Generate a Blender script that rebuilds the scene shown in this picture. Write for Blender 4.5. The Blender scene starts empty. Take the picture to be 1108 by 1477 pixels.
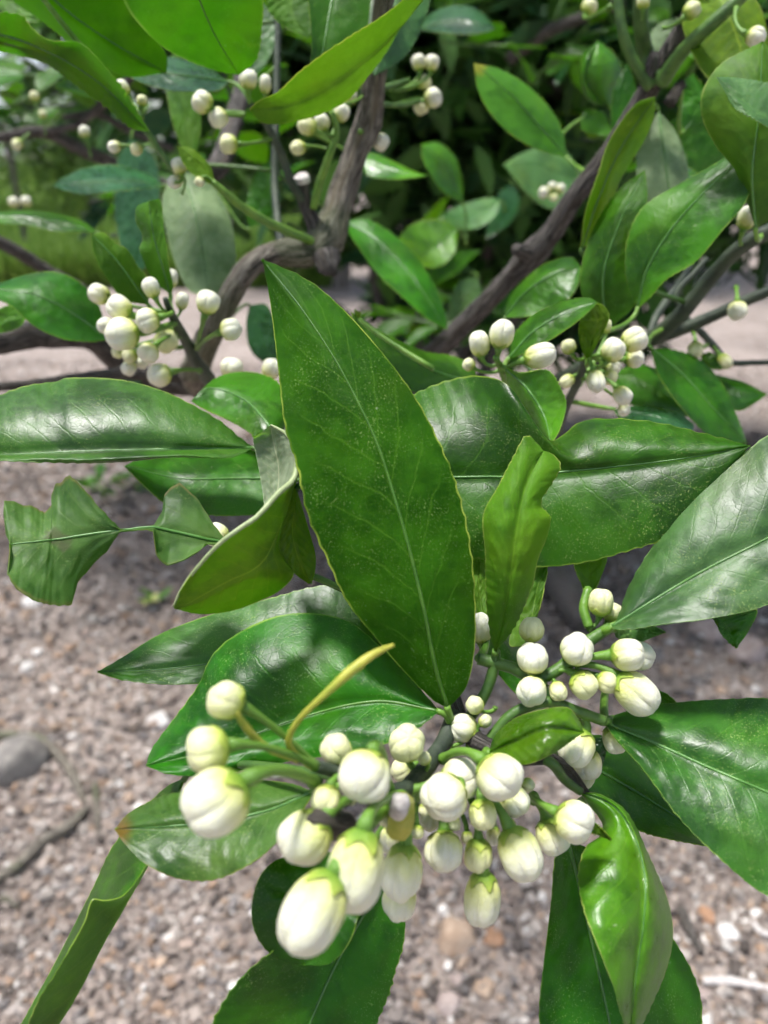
import bpy, math, random
import numpy as np
from mathutils import Vector, noise, Matrix

R = math.radians
random.seed(7)
rng = np.random.default_rng(7)
S = bpy.context.scene
COL = S.collection

# ------------------------------------------------------------------ camera
CAM_H, PITCH, F = 0.85, R(24.5), 1137.0        # focal length in photo pixels
CX, CY = 554.0, 738.5
cam_d = bpy.data.cameras.new('camera')
cam_d.sensor_fit = 'VERTICAL'
cam_d.sensor_height = 24.0
cam_d.lens = 24.0 * F / 1477.0
cam_d.clip_start, cam_d.clip_end = 0.01, 2000.0
cam_d.dof.use_dof = True
cam_d.dof.focus_distance = 0.228
cam_d.dof.aperture_fstop = 7.0
cam_d.dof.aperture_blades = 0
cam = bpy.data.objects.new('camera', cam_d)
COL.objects.link(cam)
cam.location = (0, 0, CAM_H)
cam.rotation_euler = (math.pi / 2 - PITCH, 0, 0)
S.camera = cam

# ------------------------------------------------------------------ sky, sun
SUN_DIR = Vector((-0.20, 0.05, 0.96)).normalized()     # towards the sun
w = bpy.data.worlds.new('World')
S.world = w
w.use_nodes = True
nt = w.node_tree
nt.nodes.clear()
sky = nt.nodes.new('ShaderNodeTexSky')
sky.sky_type = 'NISHITA'
sky.sun_disc = False
sky.sun_elevation = math.asin(SUN_DIR.z)
sky.sun_rotation = math.atan2(SUN_DIR.x, SUN_DIR.y)
sky.altitude = 50
sky.air_density = 1.0
sky.dust_density = 1.6
sky.ozone_density = 0.6
bg = nt.nodes.new('ShaderNodeBackground')
bg.inputs['Strength'].default_value = 0.095
wo = nt.nodes.new('ShaderNodeOutputWorld')
# broken white cloud over the whole sky
tcw = nt.nodes.new('ShaderNodeTexCoord')
cn = nt.nodes.new('ShaderNodeTexNoise')
cn.inputs['Scale'].default_value = 2.6
cn.inputs['Detail'].default_value = 7
cn.inputs['Roughness'].default_value = 0.6
nt.links.new(tcw.outputs['Generated'], cn.inputs['Vector'])
cr = nt.nodes.new('ShaderNodeMapRange')
cr.interpolation_type = 'SMOOTHSTEP'
cr.inputs[1].default_value, cr.inputs[2].default_value, cr.inputs[4].default_value = 0.42, 0.64, 0.6
nt.links.new(cn.outputs[0], cr.inputs[0])
cm = nt.nodes.new('ShaderNodeMix')
cm.data_type = 'RGBA'
cm.inputs[7].default_value = (8.5, 9.2, 10.2, 1)
nt.links.new(cr.outputs[0], cm.inputs[0])
nt.links.new(sky.outputs[0], cm.inputs[6])
nt.links.new(cm.outputs[2], bg.inputs[0])
nt.links.new(bg.outputs[0], wo.inputs[0])
sun_d = bpy.data.lights.new('sun', 'SUN')
sun_d.energy = 4.6
sun_d.angle = R(10)
sun_d.color = (1.0, 0.975, 0.93)
sun = bpy.data.objects.new('sun', sun_d)
COL.objects.link(sun)
sun.location = (0, 0, 5)
sun.rotation_euler = SUN_DIR.to_track_quat('Z', 'Y').to_euler()

S.view_settings.view_transform = 'Standard'
S.view_settings.look = 'None'
S.view_settings.exposure = 0.50
S.view_settings.gamma = 1.0
S.view_settings.use_curve_mapping = False
S.cycles.use_denoising = True
S.cycles.max_bounces = 6
S.cycles.transmission_bounces = 4
S.cycles.diffuse_bounces = 3
S.cycles.glossy_bounces = 2
S.cycles.use_adaptive_sampling = True
S.cycles.adaptive_threshold = 0.05
S.cycles.adaptive_min_samples = 12
S.cycles.caustics_reflective = False
S.cycles.caustics_refractive = False

# ------------------------------------------------------------------ helpers
FWD = np.array([0, math.cos(PITCH), -math.sin(PITCH)])
UP = np.array([0, math.sin(PITCH), math.cos(PITCH)])
RT = np.array([1.0, 0, 0])
C0 = np.array([0, 0, CAM_H])

def P(x, y, d):
    """photo pixel at distance d (metres along the view axis) -> world point"""
    return C0 + d * (FWD + (x - CX) / F * RT - (y - CY) / F * UP)

def G(x, y, z=0.0):
    v = FWD + (x - CX) / F * RT - (y - CY) / F * UP
    return C0 + v * ((z - CAM_H) / v[2])

WLOC = {}

def mk(name, me, parent=None, loc=(0, 0, 0), kind=None, label=None, cat=None, group=None):
    o = bpy.data.objects.new(name, me)
    COL.objects.link(o)
    loc = Vector([float(c) for c in loc])
    WLOC[o.name] = loc
    if parent is not None:
        o.parent = parent
        o.location = loc - WLOC[parent.name]
    else:
        o.location = loc
    for k, v in (('kind', kind), ('label', label), ('category', cat), ('group', group)):
        if v:
            o[k] = v
    return o

def mesh(name, verts, faces, mats, fm=None, uv=None, smooth=True):
    me = bpy.data.meshes.new(name)
    me.from_pydata(np.asarray(verts, float).tolist(), [], [list(map(int, f)) for f in faces])
    for m in mats:
        me.materials.append(m)
    if fm is not None:
        me.polygons.foreach_set('material_index', np.asarray(fm, np.int32))
    if uv is not None:
        lay = me.uv_layers.new(name='UVMap')
        li = np.zeros(len(me.loops), np.int32)
        me.loops.foreach_get('vertex_index', li)
        lay.data.foreach_set('uv', np.asarray(uv, np.float32)[li].ravel())
    me.polygons.foreach_set('use_smooth', np.full(len(me.polygons), smooth))
    me.update()
    return me

def spline(pts, n, uni=False, lin=False):
    """Catmull-Rom through pts (k,dim), n samples, by chord length"""
    p = np.asarray(pts, float)
    if len(p) == 1:
        return np.repeat(p, n, 0)
    seg = np.linalg.norm(np.diff(p[:, :2], axis=0), axis=1) if p.shape[1] > 1 else np.abs(np.diff(p[:, 0]))
    if uni:
        seg = np.ones(len(p) - 1)
    t = np.concatenate([[0], np.cumsum(np.maximum(seg, 1e-9))])
    t /= t[-1]
    q = np.linspace(0, 1, n)
    if lin or len(p) == 2:
        return np.stack([np.interp(q, t, p[:, k]) for k in range(p.shape[1])], 1)
    m = np.zeros_like(p)
    m[1:-1] = (p[2:] - p[:-2]) / (t[2:] - t[:-2])[:, None]
    m[0] = (p[1] - p[0]) / (t[1] - t[0])
    m[-1] = (p[-1] - p[-2]) / (t[-1] - t[-2])
    i = np.clip(np.searchsorted(t, q, 'right') - 1, 0, len(p) - 2)
    h = (t[i + 1] - t[i])[:, None]
    u = ((q - t[i])[:, None]) / h
    return ((2*u**3 - 3*u**2 + 1) * p[i] + (u**3 - 2*u**2 + u) * h * m[i]
            + (-2*u**3 + 3*u**2) * p[i + 1] + (u**3 - u**2) * h * m[i + 1])

def grid_faces(nr, nc, off=0, flip=False, wrap=False):
    r, c = np.meshgrid(np.arange(nr - 1), np.arange(nc if wrap else nc - 1), indexing='ij')
    c2 = (c + 1) % nc
    f = np.stack([r*nc + c, r*nc + c2, (r+1)*nc + c2, (r+1)*nc + c], -1).reshape(-1, 4) + off
    return f[:, ::-1] if flip else f

def tube_geo(path, rad, nside=8, n=None, rough=0.0, ridges=0, seed=0, cap=True):
    """path (k,3) world, rad (k,) -> verts, faces, uv"""
    path = np.asarray(path, float)
    rad = np.asarray(rad, float)
    if n:
        full = np.concatenate([path, rad[:, None]], 1)
        seg = np.linalg.norm(np.diff(path, axis=0), axis=1)
        t = np.concatenate([[0], np.cumsum(seg)]); t /= t[-1]
        # resample by 3D chord
        q = np.linspace(0, 1, n)
        m = np.zeros_like(full)
        if len(full) > 2:
            m[1:-1] = (full[2:] - full[:-2]) / (t[2:] - t[:-2])[:, None]
        m[0] = (full[1] - full[0]) / (t[1] - t[0])
        m[-1] = (full[-1] - full[-2]) / (t[-1] - t[-2])
        i = np.clip(np.searchsorted(t, q, 'right') - 1, 0, len(full) - 2)
        h = (t[i+1] - t[i])[:, None]
        u = ((q - t[i])[:, None]) / h
        full = ((2*u**3 - 3*u**2 + 1)*full[i] + (u**3 - 2*u**2 + u)*h*m[i]
                + (-2*u**3 + 3*u**2)*full[i+1] + (u**3 - u**2)*h*m[i+1])
        path, rad = full[:, :3], np.maximum(full[:, 3], 1e-5)
    k = len(path)
    tg = np.gradient(path, axis=0)
    tg /= np.linalg.norm(tg, axis=1)[:, None] + 1e-12
    ref = np.array([0.13, 0.31, 0.94])
    if abs(tg[0] @ ref) > 0.95:
        ref = np.array([1.0, 0, 0])
    a = np.cross(tg[0], ref); a /= np.linalg.norm(a)
    V, UVs = [], []
    L = 0
    for j in range(k):
        a = a - tg[j] * (a @ tg[j]); a /= np.linalg.norm(a)
        b = np.cross(tg[j], a)
        if j: L += np.linalg.norm(path[j] - path[j-1])
        for s in range(nside):
            th = 2 * math.pi * s / nside
            rr = rad[j]
            if rough:
                nz = noise.noise(Vector((math.cos(th)*2.2+seed, math.sin(th)*2.2, L/rad[j]*0.35)))
                nz2 = noise.noise(Vector((math.cos(th)*5+seed, math.sin(th)*5, L/rad[j]*0.6+9)))
                nz3 = noise.noise(Vector((math.cos(th)*11, math.sin(th)*11+seed, L/rad[j]*1.1+3)))
                nz4 = noise.noise(Vector((math.cos(th)*1.1+seed*2, math.sin(th)*1.1, L/rad[j]*0.9+21)))
                rr *= 1 + rough * (nz + 0.7*nz2 + 0.6*nz3 + 0.8*nz4*nz4)
            V.append(path[j] + rr * (math.cos(th)*a + math.sin(th)*b))
            UVs.append((s / nside, L))
    f = [tuple(x) for x in grid_faces(k, nside, wrap=True)]
    if cap:
        f.append(tuple(range(nside))[::-1])
        f.append(tuple((k-1)*nside + np.arange(nside)))
    return np.array(V), f, np.array(UVs)

def tube(name, path, rad, mat, parent, nside=8, n=None, rough=0.0, seed=0, **kw):
    path = np.asarray(path, float)
    V, f, uv = tube_geo(path, rad, nside, n, rough, seed=seed)
    o0 = path[0]
    return mk(name, mesh(name, V - o0, f, [mat], uv=uv), parent, o0, **kw)

# ------------------------------------------------------------------ materials
def new_mat(name):
    m = bpy.data.materials.new(name)
    m.use_nodes = True
    m.node_tree.nodes.clear()
    return m, m.node_tree

class NB:
    def __init__(s, nt): s.nt = nt
    def n(s, typ, **kw):
        nd = s.nt.nodes.new(typ)
        for k, v in kw.items(): setattr(nd, k, v)
        return nd
    def l(s, a, b): s.nt.links.new(a, b)
    def math(s, op, a, b=None, c=None, clamp=False):
        nd = s.n('ShaderNodeMath', operation=op, use_clamp=clamp)
        for i, v in enumerate((a, b, c)):
            if v is None: continue
            if isinstance(v, (int, float)): nd.inputs[i].default_value = v
            else: s.l(v, nd.inputs[i])
        return nd.outputs[0]
    def mix(s, f, a, b, blend='MIX'):
        nd = s.n('ShaderNodeMix', data_type='RGBA', blend_type=blend)
        for i, v in ((0, f), (6, a), (7, b)):
            if isinstance(v, (int, float)): nd.inputs[i].default_value = v
            elif isinstance(v, tuple): nd.inputs[i].default_value = (*v[:3], 1)
            else: s.l(v, nd.inputs[i])
        return nd.outputs[2]
    def noise(s, vec, scale, detail=3, rough=0.5, dist=0.0):
        nd = s.n('ShaderNodeTexNoise')
        nd.inputs['Scale'].default_value = scale
        nd.inputs['Detail'].default_value = detail
        nd.inputs['Roughness'].default_value = rough
        nd.inputs['Distortion'].default_value = dist
        if vec is not None: s.l(vec, nd.inputs['Vector'])
        return nd.outputs[0]
    def ramp(s, fac, lo, hi, smooth=True):
        nd = s.n('ShaderNodeMapRange', interpolation_type='SMOOTHSTEP' if smooth else 'LINEAR')
        s.l(fac, nd.inputs[0])
        nd.inputs[1].default_value = lo
        nd.inputs[2].default_value = hi
        return nd.outputs[0]

def leaf_mat(name, dark, light, rough=0.38, transl=0.35, tcol=None, vein=0.6, dust=0.85,
             margin=(0.50, 0.52, 0.13), mwid=0.035, blotch=None, spec=0.5, yel=0.25, tip=None):
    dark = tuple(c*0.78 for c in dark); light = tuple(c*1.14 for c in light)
    m, nt = new_mat(name)
    b = NB(nt)
    uvn = b.n('ShaderNodeUVMap')
    sep = b.n('ShaderNodeSeparateXYZ'); b.l(uvn.outputs[0], sep.inputs[0])
    tc = b.n('ShaderNodeTexCoord').outputs['Object']
    oi = b.n('ShaderNodeObjectInfo').outputs['Random']
    off = b.n('ShaderNodeVectorMath', operation='ADD'); b.l(tc, off.inputs[0])
    comb = b.n('ShaderNodeCombineXYZ'); b.l(b.math('MULTIPLY', oi, 7.3), comb.inputs[0]); b.l(b.math('MULTIPLY', oi, 3.1), comb.inputs[1])
    b.l(comb.outputs[0], off.inputs[1])
    vec = off.outputs[0]
    s = b.math('ABSOLUTE', b.math('MULTIPLY_ADD', sep.outputs[0], 2.0, -1.0))
    t = sep.outputs[1]
    # colour: broad mottling
    n1 = b.noise(vec, 45, 4, 0.6)
    n2 = b.noise(vec, 260, 3, 0.6)
    f = b.math('ADD', b.math('MULTIPLY', n1, 0.75), b.math('MULTIPLY', n2, 0.25))
    f = b.ramp(f, 0.40, 0.60)
    col = b.mix(f, dark, light)
    # yellower patches
    n4 = b.ramp(b.noise(vec, 28, 2, 0.5), 0.52, 0.74)
    col = b.mix(b.math('MULTIPLY', n4, yel), col, (light[0]*2.4+0.02, light[1]*1.55, light[2]*0.7))
    # side veins
    wv = b.math('MULTIPLY', b.math('SUBTRACT', n1, 0.5), 0.9)
    ph = b.math('ADD', b.math('SUBTRACT', b.math('MULTIPLY', t, 11.0), b.math('MULTIPLY', b.math('POWER', s, 0.8), 2.3)), wv)
    side = b.math('GREATER_THAN', sep.outputs[0], 0.5)
    ph = b.math('ADD', ph, b.math('MULTIPLY', side, 0.45))
    fr = b.math('ABSOLUTE', b.math('SUBTRACT', b.math('FRACT', ph), 0.5))
    vl = b.math('SUBTRACT', 1.0, b.ramp(fr, 0.0, 0.055))
    vl = b.math('MULTIPLY', vl, b.math('SUBTRACT', 1.0, b.ramp(s, 0.55, 0.95)))
    col = b.mix(b.math('MULTIPLY', vl, 0.5 * vein), col, (light[0]*2.2+0.02, light[1]*1.7+0.02, light[2]*1.5+0.01))
    # fine reticulation
    vor = b.n('ShaderNodeTexVoronoi', feature='DISTANCE_TO_EDGE'); vor.inputs['Scale'].default_value = 430
    b.l(vec, vor.inputs['Vector'])
    ret = b.math('SUBTRACT', 1.0, b.ramp(vor.outputs[0], 0.0, 0.12))
    col = b.mix(b.math('MULTIPLY', ret, 0.13 * vein), col, (light[0]*2+0.01, light[1]*1.6, light[2]*1.6))
    # midrib
    mr = b.math('SUBTRACT', 1.0, b.ramp(s, 0.006, 0.03))
    col = b.mix(b.math('MULTIPLY', mr, 0.55*vein), col, (light[0]*2.6+0.03, light[1]*2.0+0.03, light[2]*2+0.01))
    # pale specks (dust, thrips scars)
    sp = b.ramp(b.noise(vec, 1900, 2, 0.6), 0.56, 0.72)
    spm = b.ramp(b.noise(vec, 60, 3, 0.65), 0.36, 0.70)
    sp = b.math('MULTIPLY', b.math('MULTIPLY', sp, spm), dust)
    col = b.mix(b.math('MULTIPLY', sp, 0.75), col, (0.34, 0.46, 0.12))
    sp2 = b.ramp(b.noise(vec, 520, 2, 0.5), 0.71, 0.76)
    sp2m = b.ramp(b.noise(vec, 38, 2, 0.6), 0.52, 0.70)
    col = b.mix(b.math('MULTIPLY', b.math('MULTIPLY', sp2, sp2m), 0.6*dust), col, (0.45, 0.50, 0.30))
    if blotch:
        bl = b.ramp(b.noise(vec, 60, 3, 0.6), 0.63, 0.70)
        col = b.mix(b.math('MULTIPLY', bl, 0.75), col, blotch)
    if tip:
        tp = b.ramp(b.math('ADD', t, b.math('MULTIPLY', b.math('SUBTRACT', n1, 0.5), 0.16)), 0.88, 0.96)
        col = b.mix(b.math('MULTIPLY', tp, 0.85), col, tip)
    # pale rim
    eg = b.ramp(b.math('ADD', s, b.math('MULTIPLY', b.math('SUBTRACT', n2, 0.5), 0.02)), 1.0 - mwid*1.5, 1.0 - mwid*0.5)
    col = b.mix(b.math('MULTIPLY', eg, b.math('MULTIPLY_ADD', b.ramp(b.noise(vec, 75, 2, 0.6), 0.38, 0.62), 0.60, 0.14)), col, margin)
    # per-leaf tint
    hs = b.n('ShaderNodeHueSaturation')
    b.l(b.math('MULTIPLY_ADD', oi, 0.022, 0.489), hs.inputs['Hue'])
    b.l(b.math('MULTIPLY_ADD', oi, 0.3, 0.85), hs.inputs['Value'])
    b.l(col, hs.inputs['Color'])
    col = hs.outputs[0]
    # relief
    h = b.math('ADD', b.math('MULTIPLY', vl, -0.4), b.math('MULTIPLY', ret, -0.18))
    h = b.math('ADD', h, b.math('MULTIPLY', b.noise(vec, 330, 3, 0.6), 0.9))
    bump = b.n('ShaderNodeBump'); bump.inputs['Strength'].default_value = 0.24
    bump.inputs['Distance'].default_value = 0.0004
    b.l(h, bump.inputs['Height'])
    pr = b.n('ShaderNodeBsdfPrincipled')
    b.l(col, pr.inputs['Base Color'])
    rr = b.math('ADD', b.math('MULTIPLY_ADD', b.math('ADD', n1, n2), 0.22, rough - 0.22), b.math('MULTIPLY', sp, 0.2))
    b.l(rr, pr.inputs['Roughness'])
    pr.inputs['Specular IOR Level'].default_value = spec
    b.l(bump.outputs[0], pr.inputs['Normal'])
    tr = b.n('ShaderNodeBsdfTranslucent')
    tcol = tcol or (0.34, 0.76, 0.03)
    b.l(b.mix(b.math('MULTIPLY', vl, 0.3), tcol, (tcol[0]*0.5, tcol[1]*0.5, tcol[2]*0.5)), tr.inputs['Color'])
    ms = b.n('ShaderNodeMixShader'); ms.inputs[0].default_value = transl
    b.l(pr.outputs[0], ms.inputs[1]); b.l(tr.outputs[0], ms.inputs[2])
    out = b.n('ShaderNodeOutputMaterial'); b.l(ms.outputs[0], out.inputs[0])
    return m

M = {}
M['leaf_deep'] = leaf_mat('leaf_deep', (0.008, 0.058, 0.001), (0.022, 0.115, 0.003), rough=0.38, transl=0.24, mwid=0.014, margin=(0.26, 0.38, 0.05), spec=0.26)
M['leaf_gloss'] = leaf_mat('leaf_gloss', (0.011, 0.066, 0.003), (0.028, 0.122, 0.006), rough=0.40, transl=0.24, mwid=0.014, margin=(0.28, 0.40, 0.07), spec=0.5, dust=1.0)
M['leaf_mid'] = leaf_mat('leaf_mid', (0.014, 0.072, 0.002), (0.036, 0.140, 0.004), rough=0.36, spec=0.32, transl=0.28, mwid=0.016, margin=(0.32, 0.42, 0.07))
M['leaf_hero'] = leaf_mat('leaf_hero', (0.017, 0.067, 0.001), (0.026, 0.085, 0.002), rough=0.6, transl=0.24, vein=0.9, dust=0.65, spec=0.10,
                          margin=(0.40, 0.46, 0.07), mwid=0.022, yel=0.15)
M['leaf_bright'] = leaf_mat('leaf_bright', (0.030, 0.125, 0.002), (0.075, 0.225, 0.006), rough=0.32, transl=0.36, mwid=0.018)
M['leaf_pale'] = leaf_mat('leaf_pale', (0.028, 0.095, 0.020), (0.058, 0.150, 0.036), rough=0.45, transl=0.26, dust=1.0, vein=0.35, margin=(0.28, 0.42, 0.14), mwid=0.014, spec=0.6)
M['leaf_yellow'] = leaf_mat('leaf_yellow', (0.075, 0.170, 0.010), (0.135, 0.250, 0.020), rough=0.5, transl=0.42, tcol=(0.44, 0.72, 0.07), margin=(0.58, 0.56, 0.08), dust=0.3, spec=0.2)
M['leaf_spot'] = leaf_mat('leaf_spot', (0.022, 0.100, 0.003), (0.060, 0.190, 0.005), rough=0.45, transl=0.45, blotch=(0.20, 0.24, 0.02), yel=0.7, spec=0.25)
M['leaf_blue'] = leaf_mat('leaf_blue', (0.008, 0.050, 0.014), (0.020, 0.090, 0.026), rough=0.28, transl=0.18, dust=0.3, yel=0.0, mwid=0.012, spec=0.6)
M['under'] = leaf_mat('under', (0.050, 0.140, 0.010), (0.088, 0.200, 0.016), rough=0.55, transl=0.36, spec=0.25, dust=0.4, vein=0.8, yel=0.15, mwid=0.02)
M['under_olive'] = leaf_mat('under_olive', (0.082, 0.158, 0.004), (0.140, 0.235, 0.007), rough=0.5, transl=0.36, spec=0.25, dust=0.2, vein=0.8, yel=0.35, mwid=0.02)
M['under_grey'] = leaf_mat('under_grey', (0.150, 0.225, 0.105), (0.220, 0.295, 0.150), rough=0.55, transl=0.3, spec=0.3, dust=0.4, vein=0.5, yel=0.0, margin=(0.40, 0.46, 0.24), mwid=0.02)

M['under_spot'] = leaf_mat('under_spot', (0.030, 0.105, 0.003), (0.072, 0.180, 0.005), rough=0.5, transl=0.42, spec=0.2, dust=0.4, vein=0.8, yel=0.6, mwid=0.02, blotch=(0.085, 0.060, 0.015))
M['under_pale'] = leaf_mat('under_pale', (0.25, 0.32, 0.19), (0.34, 0.40, 0.26), rough=0.55, transl=0.3, spec=0.3, dust=0.3, vein=0.5, yel=0.0, margin=(0.5, 0.55, 0.35), mwid=0.03)
M['leaf_lime'] = leaf_mat('leaf_lime', (0.046, 0.165, 0.005), (0.085, 0.245, 0.010), rough=0.55, transl=0.36, spec=0.2, mwid=0.03, margin=(0.5, 0.56, 0.12))
M['leaf_browned'] = leaf_mat('leaf_browned', (0.026, 0.090, 0.012), (0.058, 0.145, 0.024), rough=0.42, transl=0.28, dust=1.0, spec=0.4, tip=(0.20, 0.10, 0.02), margin=(0.36, 0.36, 0.08), mwid=0.02)
M['leaf_clear'] = leaf_mat('leaf_clear', (0.026, 0.130, 0.004), (0.060, 0.220, 0.010), rough=0.36, transl=0.36, dust=0.3, spec=0.4, tip=(0.36, 0.30, 0.03), margin=(0.36, 0.44, 0.05), mwid=0.02)
M['under_dark'] = leaf_mat('under_dark', (0.034, 0.080, 0.006), (0.062, 0.125, 0.010), rough=0.5, transl=0.25, spec=0.3, dust=0.3, vein=0.8, mwid=0.02)
M['leaf_chewed'] = leaf_mat('leaf_chewed', (0.035, 0.100, 0.020), (0.070, 0.155, 0.034), rough=0.5, transl=0.3, spec=0.3, dust=0.8, margin=(0.22, 0.15, 0.06), mwid=0.05, blotch=(0.10, 0.09, 0.05))

def simple_mat(name, c1, c2, scale, rough=0.5, bump=0.0, bscale=300, sss=0.0, spec=0.5, transl=0.0):
    m, nt = new_mat(name); b = NB(nt)
    tc = b.n('ShaderNodeTexCoord').outputs['Object']
    f = b.ramp(b.noise(tc, scale, 4, 0.6), 0.35, 0.65)
    oi = b.n('ShaderNodeObjectInfo').outputs['Random']
    hs = b.n('ShaderNodeHueSaturation'); b.l(b.math('MULTIPLY_ADD', oi, 0.24, 0.88), hs.inputs['Value'])
    b.l(b.mix(f, c1, c2), hs.inputs['Color'])
    pr = b.n('ShaderNodeBsdfPrincipled')
    b.l(hs.outputs[0], pr.inputs['Base Color'])
    pr.inputs['Roughness'].default_value = rough
    pr.inputs['Specular IOR Level'].default_value = spec
    if sss:
        pr.inputs['Subsurface Weight'].default_value = sss
        pr.inputs['Subsurface Radius'].default_value = (0.0022, 0.0022, 0.0012)
        pr.inputs['Subsurface Scale'].default_value = 1.0
    if bump:
        bp = b.n('ShaderNodeBump'); bp.inputs['Strength'].default_value = bump; bp.inputs['Distance'].default_value = 0.001
        b.l(b.noise(tc, bscale, 4, 0.65), bp.inputs['Height']); b.l(bp.outputs[0], pr.inputs['Normal'])
    out = b.n('ShaderNodeOutputMaterial'); sh = pr.outputs[0]
    if transl:
        tr = b.n('ShaderNodeBsdfTranslucent'); b.l(hs.outputs[0], tr.inputs['Color'])
        ms = b.n('ShaderNodeMixShader'); ms.inputs[0].default_value = transl
        b.l(pr.outputs[0], ms.inputs[1]); b.l(tr.outputs[0], ms.inputs[2]); sh = ms.outputs[0]
    b.l(sh, out.inputs[0])
    return m

def petal_mat(name, white, base):
    m, nt = new_mat(name); b = NB(nt)
    tc = b.n('ShaderNodeTexCoord').outputs['Object']
    sep = b.n('ShaderNodeSeparateXYZ'); b.l(tc, sep.inputs[0])
    nz = b.noise(tc, 3.0, 3, 0.6)
    f = b.ramp(b.math('ADD', sep.outputs[2], b.math('MULTIPLY', b.math('SUBTRACT', nz, 0.5), 0.5)), 0.05, 0.72)
    col = b.mix(f, base, white)
    st = b.n('ShaderNodeTexNoise'); st.inputs['Scale'].default_value = 9; st.inputs['Detail'].default_value = 3
    mp = b.n('ShaderNodeMapping'); mp.inputs['Scale'].default_value = (3.2, 3.2, 0.35); b.l(tc, mp.inputs[0]); b.l(mp.outputs[0], st.inputs['Vector'])
    col = b.mix(b.math('MULTIPLY', b.ramp(st.outputs[0], 0.45, 0.75), 0.22), col, base)
    oil = b.ramp(b.noise(tc, 26, 2, 0.5), 0.62, 0.72)
    col = b.mix(b.math('MULTIPLY', oil, 0.18), col, (base[0]*0.85, base[1]*0.9, base[2]*0.6))
    pr = b.n('ShaderNodeBsdfPrincipled'); b.l(col, pr.inputs['Base Color'])
    pr.inputs['Roughness'].default_value = 0.48
    pr.inputs['Specular IOR Level'].default_value = 0.4
    pr.inputs['Subsurface Weight'].default_value = 0.3
    pr.inputs['Subsurface Radius'].default_value = (0.002, 0.002, 0.0013)
    pr.inputs['Subsurface Scale'].default_value = 1.0
    vo = b.n('ShaderNodeTexVoronoi'); vo.inputs['Scale'].default_value = 17; b.l(tc, vo.inputs['Vector'])
    gl = b.ramp(vo.outputs['Distance'], 0.05, 0.30)
    col = b.mix(b.math('MULTIPLY', b.math('SUBTRACT', 1.0, gl), 0.20), col, (base[0]*0.8, base[1]*0.88, base[2]*0.6)); b.l(col, pr.inputs['Base Color'])
    bp = b.n('ShaderNodeBump'); bp.inputs['Strength'].default_value = 0.22; bp.inputs['Distance'].default_value = 0.05
    b.l(b.math('ADD', b.noise(tc, 11, 4, 0.65), b.math('MULTIPLY', gl, 0.25)), bp.inputs['Height']); b.l(bp.outputs[0], pr.inputs['Normal'])
    out = b.n('ShaderNodeOutputMaterial'); b.l(pr.outputs[0], out.inputs[0])
    return m

M['petal'] = petal_mat('petal', (0.77, 0.76, 0.60), (0.62, 0.65, 0.19))
M['petal_young'] = petal_mat('petal_young', (0.74, 0.74, 0.42), (0.47, 0.54, 0.10))
def calyx_mat():
    m, nt = new_mat('calyx'); b = NB(nt)
    tc = b.n('ShaderNodeTexCoord').outputs['Object']
    sep = b.n('ShaderNodeSeparateXYZ'); b.l(tc, sep.inputs[0])
    nz = b.noise(tc, 5.0, 3, 0.6)
    f = b.ramp(b.math('ADD', sep.outputs[2], b.math('MULTIPLY', b.math('SUBTRACT', nz, 0.5), 0.16)), -0.02, 0.24)
    col = b.mix(f, (0.13, 0.27, 0.016), (0.42, 0.51, 0.075))
    col = b.mix(b.math('MULTIPLY', b.ramp(b.noise(tc, 24, 2, 0.5), 0.55, 0.7), 0.15), col, (0.14, 0.28, 0.016))
    pr = b.n('ShaderNodeBsdfPrincipled'); b.l(col, pr.inputs['Base Color']); pr.inputs['Roughness'].default_value = 0.5
    bp = b.n('ShaderNodeBump'); bp.inputs['Strength'].default_value = 0.3; bp.inputs['Distance'].default_value = 0.05
    b.l(b.noise(tc, 22, 3, 0.6), bp.inputs['Height']); b.l(bp.outputs[0], pr.inputs['Normal'])
    out = b.n('ShaderNodeOutputMaterial'); b.l(pr.outputs[0], out.inputs[0])
    return m
M['calyx'] = calyx_mat()
M['stalk'] = simple_mat('stalk', (0.085, 0.20, 0.022), (0.15, 0.29, 0.035), 140, 0.42, 0.25, 700, sss=0.0)
M['stalk_yellow'] = simple_mat('stalk_yellow', (0.30, 0.34, 0.035), (0.44, 0.42, 0.055), 200, 0.45, 0.3, 900, sss=0.0)
M['twig_green'] = simple_mat('twig_green', (0.036, 0.095, 0.014), (0.080, 0.165, 0.026), 120, 0.45, 0.3, 600)
M['twig_dark'] = simple_mat('twig_dark', (0.022, 0.035, 0.022), (0.055, 0.075, 0.045), 90, 0.6, 0.5, 500)
M['midrib'] = simple_mat('midrib', (0.055, 0.165, 0.025), (0.085, 0.215, 0.038), 200, 0.4, 0.1, 700)
M['midrib_dark'] = simple_mat('midrib_dark', (0.040, 0.125, 0.008), (0.065, 0.165, 0.014), 200, 0.42, 0.1, 700)
M['rim_pale'] = simple_mat('rim_pale', (0.24, 0.30, 0.13), (0.34, 0.40, 0.20), 200, 0.5, 0.2, 700)
M['cut_end'] = simple_mat('cut_end', (0.42, 0.38, 0.36), (0.62, 0.58, 0.56), 300, 0.8, 0.4, 700)

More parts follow.
